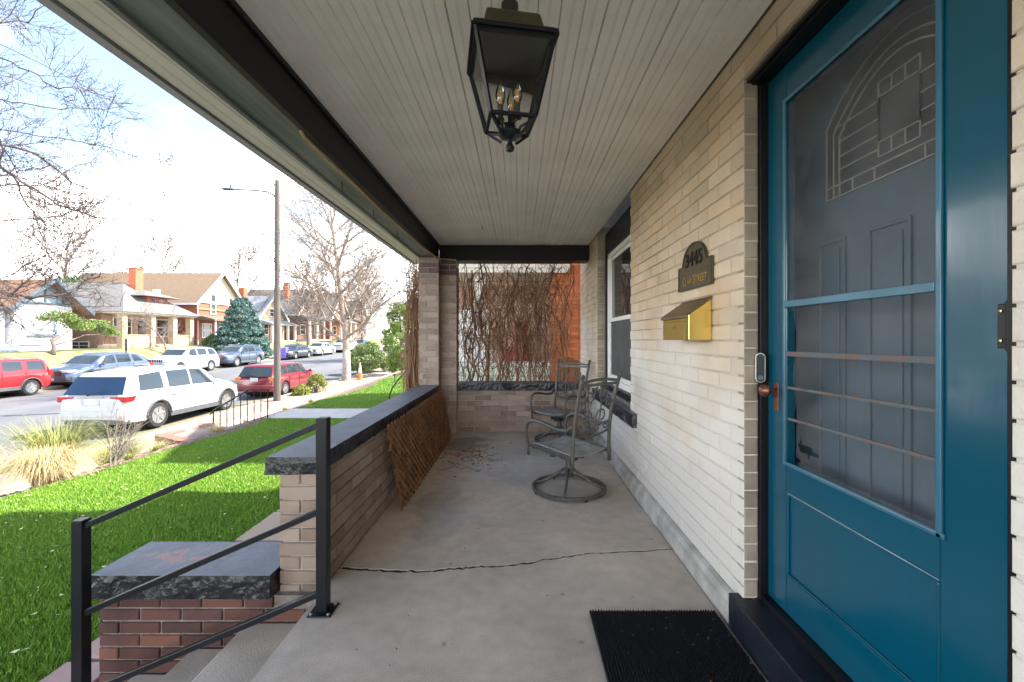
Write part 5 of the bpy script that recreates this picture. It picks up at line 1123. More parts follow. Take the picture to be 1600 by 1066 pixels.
hip.add([(e0,ya_,3.24),(e1,ya_,3.24),(e1,yb_,3.24),(e0,yb_,3.24),(-41,36.8,5.9),(-33.4,36.8,5.9)], [(0,1,5,4),(1,2,5),(2,3,4,5),(3,0,4),(3,2,1,0)]); hip.build('roof', M_greyroof, bh, world=True)
MB().box(-32.2, -31.2, 36.6, 38.7, 3.9, 4.75).build('dormer_wall', M_redbrick, bh, world=True)
dr_ = MB(); dr_.add([(-34,35.6,4.72),(-30.6,35.6,4.72),(-30.6,39.6,4.72),(-34,39.6,4.72),(-34,37.6,5.35),(-32.2,37.6,5.35)], [(0,1,5,4),(1,2,5),(2,3,4,5),(3,0,4),(3,2,1,0)]); dr_.build('dormer_roof', M_greyroof, bh, world=True)
window_x(bh, -31.2, 36.9, 37.6, 4.05, 4.62, M_redbrick); window_x(bh, -31.2, 37.7, 38.4, 4.05, 4.62, M_redbrick)
window_x(bh, -32.0, 34.3, 36.0, 1.4, 2.9, M_creamtrim, 2, M_dark); window_x(bh, -32.0, 38.4, 39.8, 1.4, 2.9, M_creamtrim, 1, M_dark)
MB().box(-32.0,-31.95,36.6,37.6,g1+.25,2.75).build('door', M_dark, bh, world=True)
window_y(bh, 33.5, -34.2, -33.4, 1.9, 3.0); window_y(bh, 33.5, -35.4, -33.0, g1-.1, g1+.55, M_creamtrim, 3)
chm = MB().box(-33.1, -32.5, 36.95, 37.7, 4.6, 7.1).build('chimney', mat('orange_chimney_brick', (.46,.13,.065), .85, var=.1), bh, world=True)
MB().box(-33.15,-32.45,36.9,37.75,7.1,7.22).build('chimney_cap', M_redbrick, chm, world=True)
MB().box(-31.9,-31.5,37.9,38.3,5.0,5.45).build('roof_vent', M_creamtrim, bh, world=True)
# two-storey house with the cream gable
h3 = thing('two_storey_house', 'two-storey red brick house with cream shingled gable and brown roof', 'house', (-36, 46, .4))
g2 = .5
MB().box(-46, -31.5, 42.6, 49.4, g2-.6, 4.95).build('wall', M_redbrick, h3, world=True)
MB().prism([(42.55,4.95),(49.45,4.95),(46.0,8.05)], -31.8, -31.47, 'x').build('gable_wall', mat('cream_shingle_siding', (.44,.39,.28), .8, var=.08, scale=9), h3, world=True)
gable_x(h3, -46, -31.5, 46, 3.45, 5.0, 8.12, .45, M_brownroof, mat('white_trim', (.74,.74,.72), .6, var=.03))
MB().box(-31.48,-31.38,42.5,49.5,4.75,4.95).build('frieze_board', M_creamtrim, h3, world=True); MB().box(-31.48,-31.38,42.5,49.5,4.05,4.2).build('brick_band', mat('orange_band', (.50,.22,.10), .8), h3, world=True)
WT = MC['white_trim']
window_x(h3, -31.45, 44.4, 45.2, 3.7, 5.75, WT); window_x(h3, -31.45, 47.2, 48.0, 3.9, 5.6, WT, 1, M_dark)
MB().box(-31.5,-29.9,42.7,49.3,g2-.3,g2+.35).build('porch_deck', mat('grey_deck', (.30,.29,.28), .9), h3, world=True)
MB().prism([(-31.5,3.55),(-29.6,3.05),(-29.6,2.9),(-31.5,3.0)], 42.4, 49.6, 'y').build('porch_roof', M_brownroof, h3, world=True)
for yy in (42.9, 45.6, 47.4, 49.1): MB().lathe([(.11,0),(.09,2.3)], (-29.85,yy,g2+.35), 10).build('porch_column', WT, h3, world=True)
MB().box(-31.5,-31.42,45.7,46.9,g2+.35,2.85).build('door_surround', WT, h3, world=True); MB().box(-31.42,-31.38,45.9,46.7,g2+.35,2.6).build('door', mat('blue_front_door', (.04,.10,.22), .5), h3, world=True)
MB().tube([(-31.4,42.65,g2),(-31.4,42.65,4.8)], .05, 6).build('downpipe', WT, h3, world=True)
window_x(h3, -31.5, 43.3, 44.6, 1.3, 2.7, WT)
# more houses further up
def simple_house(name, label, X, y0, y1, g, ze, zr, wall, roof, front=True, chim=True, dep=9):
    h = thing(name, label, 'house', (X-3, (y0+y1)/2, g)); yc = (y0+y1)/2
    MB().box(X-dep, X, y0, y1, g-1, ze).build('wall', wall, h, world=True)
    MB().prism([(y0,ze),(y1,ze),(yc,zr)], X-.3, X+.02, 'x').build('gable_wall', wall, h, world=True)
    gable_x(h, X-dep, X, yc, (y1-y0)/2, ze, zr, .45, roof, M_creamtrim)
    MB().box(X,X+1.7,y0+.2,y1-.2,g-.5,g+.35).build('porch_deck', MC['pale_concrete'], h, world=True)
    MB().prism([(X,ze-.3),(X+2,ze-.95),(X+2,ze-1.1),(X,ze-1.0)], y0-.1, y1+.1, 'y').build('porch_roof', roof, h, world=True)
    for k in range(4): yy = y0+.3+(y1-y0-.6)*k/3; MB().box(X+1.5,X+1.75,yy-.12,yy+.12,g+.35,ze-1.0).build('porch_column', M_creamtrim, h, world=True)
    window_x(h, X, y0+.8, y0+2.3, g+1.1, g+2.5, M_creamtrim, 1, M_dark); window_x(h, X, y1-2.3, y1-.8, g+1.1, g+2.5, M_creamtrim, 1, M_dark)
    window_x(h, X+.03, yc-.5, yc+.5, ze+.1, ze+1.1, M_creamtrim, 1, M_dark)
    MB().box(X,X+.06,yc-.5,yc+.5,g+.35,g+2.4).build('door', mat('orange_wood_door', (.36,.13,.05), .6), h, world=True)
    if chim: MB().box(X-3.2,X-2.5,yc-1.6,yc-.9,ze+.5,zr+.9).build('chimney', MC['orange_chimney_brick'], h, world=True)
    return h
simple_house('grey_gabled_house', 'house with blue-grey roof and orange chimney just right of the spruce', -31.5, 52.5, 58.5, .6, 3.9, 6.6, M_palebrick, mat('blue_grey_shingle', (.22,.235,.26), .95, var=.1, scale=5))
simple_house('dark_brick_house', 'dark brick house with grey gable behind the bare street tree', -31.5, 62, 69.5, .7, 5.0, 8.6, mat('dark_far_brick', (.16,.085,.065), .9, var=.15, scale=3), M_greyroof)
simple_house('dark_brick_house', 'narrow dark brick house furthest up the street', -31.5, 73, 80, .8, 5.0, 9.2, M_redbrick, M_greyroof)
simple_house('distant_house', 'pale brick house at the end of the block', -32, 84, 92, .9, 5.2, 8.8, M_tanbrick, M_brownroof)
# neighbour next door, seen through the vines and past the corner column
nh = thing('neighbour_house', 'orange brick house next door with cream porch eaves seen through the vines', 'house', (1.5, 12, L(9)))
M_orange = mat('neighbour_orange_brick', (.52,.15,.05), .8, col2=(.42,.11,.04), scale=4, rnd=.15, tint=(.58,.20,.08)); M_orangem = mat('orange_mortar', (.36,.20,.13), .9)
MB().box(.62, 1.6, 8.26, 8.7, L(9)-.1, 3.3).build('pier', M_orangem, nh, world=True)
brick_face(nh, (.61, 8.25), 0, .95, -.6, 2.85, M_orange, ch=.074, bl=.21, seed=51)
MB().box(1.4, 9, 8.7, 16, L(9)-.1, 6.6).build('house_body', M_orangem, nh, world=True)
MB().box(-1.5, 1.39, 11.0, 11.3, L(9), 2.5).build('front_wall', mat('pale_rose_brick', (.62,.44,.36), .85, col2=(.40,.22,.17), scale=1.5), nh, world=True)
MB().box(-1.5, -.75, 10.9, 11.0, .0, 1.9).build('pale_window', mat('pale_curtain', (.85,.83,.78), .7), nh, world=True)
MB().box(-.1, .25, 10.92, 11.0, .2, 1.6).build('red_door', mat('red_hanging', (.40,.05,.06), .7), nh, world=True)
MB().box(-1.62, .95, 8.05, 8.09, 2.40, 2.56).build('eaves_fascia', M_creamtrim, nh, world=True)
MB().box(-1.6, .93, 8.10, 11.0, 2.50, 2.55).build('porch_ceiling', M_creamtrim, nh, world=True)
MB().prism([(8.02,2.57),(8.02,2.60),(12,3.1),(12,2.57)], -1.65, .98, 'x').build('porch_roof', M_greyroof, nh, world=True)
MB().box(-1.58, .60, 8.28, 8.42, -.62, .655).build('porch_skirt', mat('pale_green_board', (.62,.74,.62), .7, var=.1), nh, world=True)
for k in range(8): MB().box(-1.58+.272*k, -1.58+.272*k+.262, 8.245, 8.278, -.6, .64).build('skirt_board', MC['pale_green_board'], nh, world=True)
MB().box(-1.6, .61, 8.22, 8.48, .66, .74).build('rail_cap', WT, nh, world=True)
for xx in (-1.45, -.75): MB().box(xx-.09,xx+.12,8.30,8.45,.741,2.4).build('porch_post', WT, nh, world=True)
MB().prism([(8.3,6.6),(16.4,6.6),(12.3,8.6)], 1.2, 9.4, 'x').build('roof', M_brownroof, nh, world=True)
for k, (xx, cc) in enumerate(((-1.35, M_redstone), (-.55, WT), (-.2, mat('pink_pot', (.45,.08,.10), .6)))):
    tag(MB().lathe([(.07,0),(.11,.04),(.13,.22),(.12,.22),(.06,.2)], (xx, 8.33, .742), 14).build('flower_pot', cc), ['brown clay', 'white', 'pink'][k]+' pot on the neighbour porch rail behind the vines', 'flower pot', 'pots on the neighbour porch rail')
gt = thing('side_gate', 'brown wooden gate between the two houses behind the rear patio chair', 'gate', (1.0, 7.6, L(7)))
for k in range(5): MB().box(.72+.085*k, .72+.085*k+.08, 7.60, 7.62, L(7), .82+(.04*math.sin(k*1.2))).build('gate_board', mat('gate_wood', (.22,.09,.035), .8, rnd=.2), gt, world=True)
MB().box(.70,1.15,7.62,7.65,-.3,-.22).build('gate_rail', MC['gate_wood'], gt, world=True); MB().box(.70,1.15,7.62,7.65,.45,.53).build('gate_rail', MC['gate_wood'], gt, world=True)

# ------------------------------------------------------------------ trees
def grow(mb, p, d, ln, r, lev, rg, P, tips=None, r1=None):
    nseg = max(2, min(7, int(ln/P['seg'])+2)); pts = [p]; rs = [r]; q = Vector(p); dd = Vector(d).normalized(); end = r1 if r1 is not None else r*P.get('taper', .35)
    for i in range(nseg):
        dd = (dd + Vector((rg.gauss(0,1), rg.gauss(0,1), rg.gauss(0,1)))*P['wob']*(.45 if lev == 0 and P.get('straight') else 1) + Vector((0,0,P['up'][min(lev, len(P['up'])-1)]))*.12).normalized()
        q = q + dd*(ln/nseg); pts.append(q.copy()); rs.append(max(P.get('rmin', 0), r+(end-r)*(i+1)/nseg))
    mb.tube(pts, rs, 7 if lev == 0 else 5 if lev == 1 else 3, cap=False)
    if lev >= P['levels']:
        if tips is not None: tips.append((pts[-1], dd.copy()))
        return pts
    nk = P['kids'][lev]
    for k in range(nk):
        t = P['from'][lev] + (1-P['from'][lev])*(k+rg.random()*.8)/nk; idx = min(nseg-1, int(t*nseg)); f = t*nseg-idx; f = min(1, f)
        base = pts[idx].lerp(pts[idx+1], f); ax = (pts[idx+1]-pts[idx]).normalized(); rr = rs[idx]+(rs[idx+1]-rs[idx])*f
        side = ax.orthogonal().normalized(); side.rotate(Matrix.Rotation(k*2.4+rg.uniform(-.5,.5), 3, ax)); an = R(P['ang'][lev]+rg.uniform(-12,12))
        nd = ax*math.cos(an)+side*math.sin(an); l2 = ln*P['len'][lev]*rg.uniform(.7,1.15)*(1-.45*t if lev == 0 else 1-.35*t)
        grow(mb, base, nd, l2, max(.0025, P.get('rmin', 0), min(rr*.8, r*P['rad'][lev])), lev+1, rg, P, tips)
    return pts
def bare_tree(label, loc, h, r, seed, m_t, m_c, P, cat='tree', group=None, trunkh=None, name='bare_tree'):
    rg = random.Random(seed); t = thing(name, label, cat, loc, 0, group)
    th = trunkh if trunkh is not None else h*.25
    MB().tube([(0,0,-.2),(0,0,.05),(.02,0,th*.5),(0,.01,th+.02)], [r*1.5,r*1.15,r*.95,r*.85], 10).build('trunk', m_t, t, smooth='all')
    mb = MB(); grow(mb, Vector((0,0,th)), Vector((0,0,1)), h-th, r*.85, 0, rg, P); mb.build('crown', m_c, t, smooth='all', fixn=False)
    return t
M_paletrunk = mat('pale_bark', (.42,.36,.31), .95, col2=(.27,.22,.19), scale=9, bump=.6, bscale=30)
PB = dict(seg=.5, wob=.09, up=[.6,.45,.35,.2,.1], levels=3, kids=[28,15,10,4], straight=1, rmin=.009, **{'from': [.0,.12,.12,.1]}, ang=[50,38,40,40], len=[.72,.52,.46,.5], rad=[.40,.42,.5,.55], taper=.12)
tr_ = bare_tree('tall bare street tree with pale trunk beside the orange traffic cone', (-9.65, 24.4, S(24.4)+.1), 10.3, .235, 5, M_paletrunk, M_greytwig, PB, group='trees along the near kerb', trunkh=1.7)
PF = dict(PB); PF.update(kids=[22,13,10,3], seg=1.0, rmin=.019, len=[.70,.55,.5,.5])
for i, (x, y_, h, lb) in enumerate([(-47, 45, 13, 'bare tree rising behind the grey hip roof, left of the chimney'), (-42, 52, 12, 'small bare tree just above the orange chimney'), (-40, 62, 12.5, 'bare tree behind the cream gable house, left of the pole'), (-27.5, 57, 10, 'bare tree right of the utility pole across the street'), (-24.4, 68, 11, 'slim bare street tree on the far kerb, mid-distance'), (-30, 84, 13, 'hazy bare tree far up the street'), (-8.5, 60, 10, 'bare tree on the near kerb far behind the juniper bush'), (-9, 43, 9.5, 'bare tree on the near kerb left of the green conifer'), (-9.5, 78, 11, 'most distant bare tree on the near kerb'), (-52, 36, 12, 'bare tree behind the white bungalow roof')]):
    bare_tree(lb, (x, y_, G(x, y_)), h, .22, 60+i, M_bark, M_twig, PF, group='bare trees in the distance')
PS = dict(PB); PS.update(kids=[9,6,5,3], levels=3, wob=.16, rmin=.007, straight=0, len=[.75,.6,.55,.5])
sm_ = bare_tree('small multi-stemmed bare tree in front of the brick bungalow porch', (-28.0, 34.6, G(-28,34.6)), 3.6, .10, 33, M_bark, M_twig, dict(PS, kids=[14,8,6,3], levels=3), trunkh=.5)
# leafy/needle crowns from small faces
def leaf_cloud(name, pts_fn, n, m, size, parent, seed, up=.3):
    r_ = np.random.default_rng(seed); P = np.array(pts_fn(r_, n)); n = len(P)
    A = r_.normal(size=(n,3)); A /= np.linalg.norm(A, axis=1)[:,None]; B = np.cross(A, r_.normal(size=(n,3))); B /= np.linalg.norm(B, axis=1)[:,None]
    s_ = size*r_.uniform(.5, 1.3, n)[:,None]; V = np.stack([P-A*s_, P+B*s_*.35, P+A*s_, P-B*s_*.35], 1).reshape(-1,3); T = np.arange(4*n).reshape(-1,4)
    return fast_mesh(name, V, T, m, parent, 4)
def clumps(centers, rad, flat=.7):
    C = np.array(centers)
    def f(r_, n):
        k = r_.integers(0, len(C), n); d = r_.normal(size=(n,3)); d /= np.linalg.norm(d, axis=1)[:,None]; rr = rad*C[k,3]*(.45+.55*r_.random(n)**.4)
        d[:,2] *= flat; return C[k,:3]+d*rr[:,None]
    return f
M_spruce = mat('blue_spruce_needles', (.085,.16,.14), .8, col2=(.05,.105,.085), scale=1.5, rnd=.35, tint=(.13,.21,.19))
M_juniper = mat('juniper_needles', (.10,.18,.05), .8, col2=(.06,.12,.035), scale=3, rnd=.35, tint=(.16,.22,.06))
M_arbor = mat('conifer_green', (.15,.27,.04), .8, col2=(.08,.16,.03), scale=3, rnd=.4, tint=(.27,.36,.07))
M_yelshrub = mat('yellow_green_shrub', (.20,.24,.04), .8, rnd=.35, tint=(.30,.26,.07))
rg = random.Random(8)
sp_ = thing('blue_spruce', 'dense blue spruce in front of the cream gabled house', 'tree', (-26.6, 41.8, G(-26.6,41.8)))
MB().tube([(0,0,-.1),(0,0,5)], [.14,.03], 8).build('trunk', M_bark, sp_)
cs_ = []
for k in range(700):
    z = .25+5.4*rg.random()**1.35; rad = 2.5*(1-(z/6.0))**.72; a = rg.uniform(0,6.28); q = rad*(.75+.3*rg.random()); cs_.append((q*math.cos(a), q*math.sin(a), z+.12*math.sin(z*9), .55+.5*(1-z/6)))
leaf_cloud('crown', clumps(cs_, .44, .55), 52000, M_spruce, .14, sp_, 1)
ab = thing('conifer', 'tall loose green conifer beyond the porch corner column', 'tree', (-7.35, 27, G(-7.7,27)))
MB().tube([(0,0,-.1),(.1,0,2),(0,0,3.9)], [.12,.08,.02], 8).build('trunk', M_bark, ab)
cs_ = [((.15+.95*math.sin(min(1,z/4.3)*2.6+.2)*rg.uniform(.3,1))*math.cos(a), (.15+.95*math.sin(min(1,z/4.3)*2.6+.2)*rg.uniform(.3,1))*math.sin(a), z, rg.uniform(.6,1.1)) for z, a in [(rg.uniform(.3,4.3), rg.uniform(0,6.28)) for k in range(90)]]
leaf_cloud('crown', clumps(cs_, .30, 1), 20000, M_arbor, .07, ab, 2)
def bush(label, loc, rx, rz_, n, m, seed, size=.07, cat='bush', name='bush', nc=60):
    t = thing(name, label, cat, loc); r2 = random.Random(seed); cs2 = []
    for k in range(nc):
        a = r2.uniform(0,6.28); e = r2.uniform(.0,1.5); q = r2.uniform(.7,1.0); cs2.append((rx*q*math.cos(a)*math.cos(e), rx*q*math.sin(a)*math.cos(e), rz_*(.12+.75*q*math.sin(e)), 1))
    leaf_cloud('foliage', clumps(cs2, rx*.30, .9), n, m, size, t, seed)
    st = MB()
    for k in range(7): a = k*.9; st.tube([(0,0,-.05),(rx*.3*math.cos(a),rx*.3*math.sin(a),rz_*.3),(rx*.6*math.cos(a),rx*.6*math.sin(a),rz_*.6)], [.03,.02,.01], 4)
    st.build('stems', M_bark, t); return t
bush('large round green juniper bush beside the near kerb', (-9.95, 28.9, S(28.6)+.1), 1.25, 2.1, 26000, mat('olive_juniper', (.16,.23,.075), .8, rnd=.4, tint=(.26,.30,.13), scale=3), 11, .07)
bush('small yellow-green clipped shrub at the foot of the pole, taller half', (-9.15, 19.7, S(19.7)+.1), .42, .95, 3500, M_yelshrub, 12, .045)
bush('low yellow-green shrub tuft between the pole and the clipped shrub', (-9.45, 18.9, S(18.9)+.1), .36, .50, 2400, M_yelshrub, 13, .045)
bush('round green bush by the steps of the two-storey house', (-29.0, 41.3, .5), .8, 1.1, 3500, M_juniper, 14, .09)
bush('dark evergreen crown rising behind the grey hip roof', (-41, 39.5, 2.5), 2.6, 4.6, 9000, mat('dark_evergreen', (.06,.10,.035), .8, rnd=.4), 15, .16, 'tree', 'evergreen_tree')
tp = thing('topiary_juniper', 'windswept flat-topped juniper in front of the white bungalow', 'tree', (-28.9, 27.0, G(-28.9,27)))
MB().tube([(0,0,-.1),(.05,.05,.5),(-.05,.0,.9),(.1,.3,1.25)], [.15,.12,.11,.07], 8).tube([(0,0,.85),(0,.6,1.2),(0,1.2,1.7)], [.07,.05,.03], 6).tube([(0,.1,.6),(.1,.9,.85),(.1,1.9,1.25),(.1,3.2,1.3)], [.06,.05,.035,.02], 6).build('trunk', M_bark, tp, smooth='all')
cs_ = [(rg.uniform(-.5,.5), -.2+rg.random()*4.2, 0, 1) for k in range(75)]; cs_ = [(a, b, 2.35-.19*b+.18*math.sin(b*3)+rg.uniform(-.15,.15), rg.uniform(.7,1.2)*(1 if b < 3.4 else .7)) for a,b,c,d in cs_]
leaf_cloud('crown', clumps(cs_, .36, .6), 11000, mat('bright_juniper', (.15,.24,.05), .8, rnd=.35, tint=(.24,.30,.08)), .07, tp, 3)

# near tree at the left: only its boughs reach into the picture
nt_ = thing('overhanging_tree', 'bare deciduous boughs reaching in from the left edge against the sky', 'tree', (-9.3, 4.2, L(4)-.3))
MB().tube([(-9.3,4.2,-1.3),(-9.2,4.3,1.0),(-9.3,4.25,3.0),(-9.4,4.4,5.2),(-9.2,4.2,7.0)], [.24,.20,.17,.12,.06], 10).build('trunk', M_bark, nt_, world=True, smooth='all')
def P_(px, py, Y): return Vector(((px-810)/680*Y, Y, CAMH-(py-529)/680*Y))
PT = dict(seg=.25, wob=.16, rmin=.0026, up=[.2,.2,.1,0], levels=2, kids=[9,6,4], **{'from': [.1,.1,.1]}, ang=[48,45,45], len=[.6,.55,.5], rad=[.55,.6,.6], taper=.3)
limb_px = [ # (list of (px,py), radius, distance)
 ([(-300,250),(-120,235),(0,225),(60,240),(110,285),(165,305),(235,325),(262,300)], .026, 6.6),
 ([(-300,300),(-100,280),(0,262),(40,285),(90,320),(150,340),(205,345)], .03, 6.3),
 ([(-300,100),(-100,95),(0,92),(50,112),(90,138),(130,142),(150,200)], .018, 6.2),
 ([(-300,180),(-100,160),(0,155),(50,165),(110,172),(190,168),(240,185)], .016, 7.0),
 ([(-200,200),(-40,200),(0,202),(90,215),(175,232),(225,245),(258,268)], .014, 6.8),
 ([(-200,20),(-60,30),(0,38),(40,32),(65,8),(80,-20)], .016, 6.0),
 ([(-200,60),(-60,30),(0,12),(30,-8)], .014, 6.0),
 ([(-250,340),(-100,300),(0,250),(30,290),(50,330),(70,375),(95,400)], .022, 6.5),
 ([(-250,400),(-100,370),(0,347),(90,338),(160,318),(270,320)], .018, 6.9),
 ([(-200,470),(-60,430),(0,455),(50,465),(105,458),(150,430),(190,395)], .030, 6.4),
 ([(-200,440),(-80,425),(0,438),(60,405),(110,380),(160,345)], .018, 6.2),
 ([(-200,480),(-60,470),(0,466),(60,475),(120,480),(185,478),(196,455)], .013, 6.6),
 ([(-200,500),(-60,480),(0,475),(20,500),(50,520),(78,525)], .018, 6.4),
 ([(-100,540),(-40,510),(0,478),(30,448),(48,430)], .014, 6.0),
 ([(-250,280),(-100,268),(0,290),(60,290),(120,262),(165,230)], .02, 6.5)]
rg = random.Random(91); cr2 = MB()
for pts, r0, Yd in limb_px:
    W = [P_(px, py, Yd+.4*math.sin(i*1.3+Yd*9)) for i, (px, py) in enumerate(pts)]
    # resample with slight wobble
    Q = []
    for a, b in zip(W, W[1:]):
        for k in range(3): Q.append(a.lerp(b, k/3)+Vector((rg.gauss(0,.012), rg.gauss(0,.03), rg.gauss(0,.012))))
    Q.append(W[-1]); n_ = len(Q); rs = [max(.003, r0*(1-.86*i/(n_-1))) for i in range(n_)]
    cr2.tube(Q, rs, 5, cap=False)
    cr2.tube([Vector((-9.3,4.3,max(1.2,Q[0].z-1.2))), Vector((-9.2,4.6,Q[0].z-.4)), Q[0]] if Q[0].x > -9.0 else [Vector((-9.3,4.3,max(1.2,Q[0].z-.6))), Q[0]], [r0*1.6, r0*1.2, r0][:3 if Q[0].x > -9.0 else 2], 6, cap=False)
    for i in range(4, n_-1):
        if rg.random() < (.72 if Q[-1].z > 2.1 else .18):
            ax = (Q[i+1]-Q[i]).normalized(); sd_ = ax.orthogonal().normalized(); sd_.rotate(Matrix.Rotation(rg.uniform(0,6.28), 3, ax)); an = R(rg.uniform(30,65))
            grow(cr2, Q[i], ax*math.cos(an)+sd_*math.sin(an), rg.uniform(.45,1.15)*(1.1-.4*i/n_), max(.0035, rs[i]*.5), 0, rg, PT, r1=.0022)
cr2.build('boughs', mat('dark_twig_bark', (.10,.075,.07), .9, var=.25, scale=6), nt_, world=True, smooth='all', fixn=False)

# ------------------------------------------------------------------ vines on the porch end and on the column
vt = thing('climbing_vine', 'tangle of dry brown vine stems hanging over the open porch end', 'vine', (-.1, 5.85, .62))
tls = MB()
for k in range(9): x = -.72+.19*k; tls.tube([(x,5.80,.60),(x,5.80,2.2)], .003, 4)
for k in range(9): z = .68+.18*k; tls.tube([(-.78,5.803,z),(.62,5.803,z)], .003, 4)
tls.build('wire_trellis', mat('rusty_wire', (.12,.07,.05), .7), vt, world=True)
rg = random.Random(77)
def vine_stem(mb, x, z0, z1, Yc, r, wob=.035, drift=0, n_=16, yw=.06):
    ph, p2 = rg.uniform(0,6.28), rg.uniform(0,6.28); xx = x; pts = []
    for i in range(n_):
        f = i/(n_-1); xx += rg.gauss(0, wob)*.35+drift/n_; pts.append((xx+wob*math.sin(ph+f*9), Yc+yw*math.sin(p2+f*7)+rg.gauss(0,.008), z0+(z1-z0)*f+rg.gauss(0,.006)))
    mb.tube(pts, [max(.0012, r*(1-.5*i/n_)) for i in range(n_)], 4, cap=False); return pts
st = MB(); tw = MB(); leafp = []
dens = lambda x, z: .45+.55*math.exp(-((x+.15)/.42)**2)*(1.15 if .95 < z < 1.95 else .7)
for k in range(60):
    x = -.76+1.40*((k+rg.random())/60); vine_stem(st, x, .58, rg.uniform(1.9,2.25), 5.84+rg.uniform(-.03,.08), rg.choice([.004,.005,.006,.009,.012]), .05, rg.uniform(-.15,.15), 20)
for k in range(11):
    vine_stem(st, -.70+.12*k+rg.uniform(-.04,.04), .56, rg.uniform(1.7,2.2), 5.83, rg.choice([.012,.016,.020]), .045, rg.uniform(-.2,.2), 22)
for k in range(190):
    x = rg.gauss(-.12, .40); x = max(-.76, min(.62, x)); z1 = min(2.2, rg.uniform(1.2,2.25)); z0 = max(.60, z1-rg.uniform(.3,1.3)); P3 = vine_stem(st, x, z1, z0, 5.84+rg.uniform(-.05,.13), rg.choice([.003,.004,.005,.008]), .06, rg.uniform(-.2,.2), 12)
    if rg.random() < .9: leafp += P3[::2]
for k in range(45):
    z = rg.uniform(1.1,2.15); x = rg.uniform(-.76,.2); l_ = rg.uniform(.3,.8)
    tw.tube([(min(.66,x+l_*i/8), 5.85+.04*math.sin(i), z+.06*math.sin(i*1.1+k)-.1*i/8*rg.random()) for i in range(9)], rg.choice([.002,.003,.004]), 4, cap=False)
for k in range(1900):
    p = rg.choice(leafp); a = rg.uniform(0,6.28); l_ = rg.uniform(.04,.13); e = rg.uniform(-1,1)
    tw.tube([p, (p[0]+math.cos(a)*l_*.5, p[1]+rg.uniform(-.03,.03), p[2]+math.sin(a)*l_*.5), (p[0]+math.cos(a+e)*l_, p[1]+rg.uniform(-.04,.04), p[2]+math.sin(a+e)*l_)], [.0028,.0024,.0015], 3, cap=False)
for k in range(14):  # stragglers over the right side against the orange wall
    x = .62+rg.uniform(0,.14); vine_stem(tw, x, 2.15, rg.uniform(.8,1.7), 5.8, .003, .04, rg.uniform(-.25,.12), 10)
st.build('stems', M_vine, vt, world=True, smooth='all', fixn=False); tw.build('twigs', M_vine, vt, world=True, smooth='all', fixn=False)
def vleaf(C, spread=.05, lo_=.62, hi=2.2):
    C = np.array(C)
    def f(r_, n): k = r_.integers(0, len(C), n); P = C[k]+r_.normal(size=(n,3))*spread; return P[(P[:,2] > lo_) & (P[:,2] < hi)]
    return f
ctr = [p for p in leafp if rg.random() < dens(p[0], p[2])]
leaf_cloud('dead_leaves', vleaf(ctr, .035), 5200, M_deadleaf, .020, vt, 5)['kind'] = 'stuff'
leaf_cloud('upper_leaves', vleaf([(rg.gauss(-.15,.33), 5.84+rg.gauss(0,.03), 2.15-abs(rg.gauss(0,.35))) for k in range(200)], .05), 3800, mat('rust_leaf', (.27,.12,.055), .9, rnd=.4, tint=(.34,.20,.11)), .018, vt, 16)['kind'] = 'stuff'
cl2 = [(-.13+rg.gauss(0,.045), 5.84, 2.02+rg.gauss(0,.09)) for k in range(60)]
leaf_cloud('leaf_clump', vleaf(cl2, .035), 700, M_deadleaf, .02, vt, 6)['kind'] = 'stuff'
cv = thing('column_vine', 'thick dry vine climbing the outside of the corner column', 'vine', (-1.3, 5.45, L(5)))
st = MB(); lp = []
for k in range(130):
    P3 = vine_stem(st, -1.30+rg.uniform(-.07,.09), L(5), rg.uniform(1.5,2.18), 5.42+rg.uniform(-.08,.2), rg.choice([.003,.005,.007,.010]), .025, rg.uniform(-.06,.08), 20); lp += P3[5:]
for k in range(700):
    p = rg.choice(lp); l_ = rg.uniform(.08,.28); a = rg.uniform(1.2,4.2)
    st.tube([p, (p[0]+math.cos(a)*l_*.5, p[1], p[2]+math.sin(a)*l_*.4), (p[0]+math.cos(a)*l_, p[1]+.03, p[2]+math.sin(a)*l_*.2-.05)], [.003,.002,.001], 3, cap=False)
st.build('stems', M_vine, cv, world=True, smooth='all', fixn=False)
leaf_cloud('dead_leaves', vleaf(lp, .035, -.5, 2.2), 6000, mat('tan_dead_leaf', (.26,.16,.09), .9, rnd=.4, tint=(.20,.10,.05)), .016, cv, 7)['kind'] = 'stuff'
leaf_cloud('russet_leaves', vleaf([(-1.36+rg.gauss(0,.07), 5.3+rg.gauss(0,.1), .42+rg.gauss(0,.10)) for k in range(60)], .04, -.6), 700, M_deadleaf, .018, cv, 8)['kind'] = 'stuff'
tag(MB().tube([(-1.17,5.215,1.80),(-1.15,5.205,1.86),(-1.10,5.20,1.80),(-1.13,5.21,1.70),(-1.19,5.215,1.62)], .003, 5, cap=False).build('vine_tendril', M_vine), 'single thin tendril clinging to the column face', 'tendril')
hp = [P_(610+9*math.cos(a)*0, 620, 6.6) for a in (0,)]
hoop = [(662,565),(640,575),(625,590),(613,606),(608,620),(612,634),(622,640)]
tag(MB().tube([P_(px, py, 6.3+.05*i) for i, (px, py) in enumerate(hoop)], .011, 6).build('garden_hoop', M_blackmetal, smooth='all'), 'curved black garden hoop standing in the bed beyond the parapet', 'garden hoop')
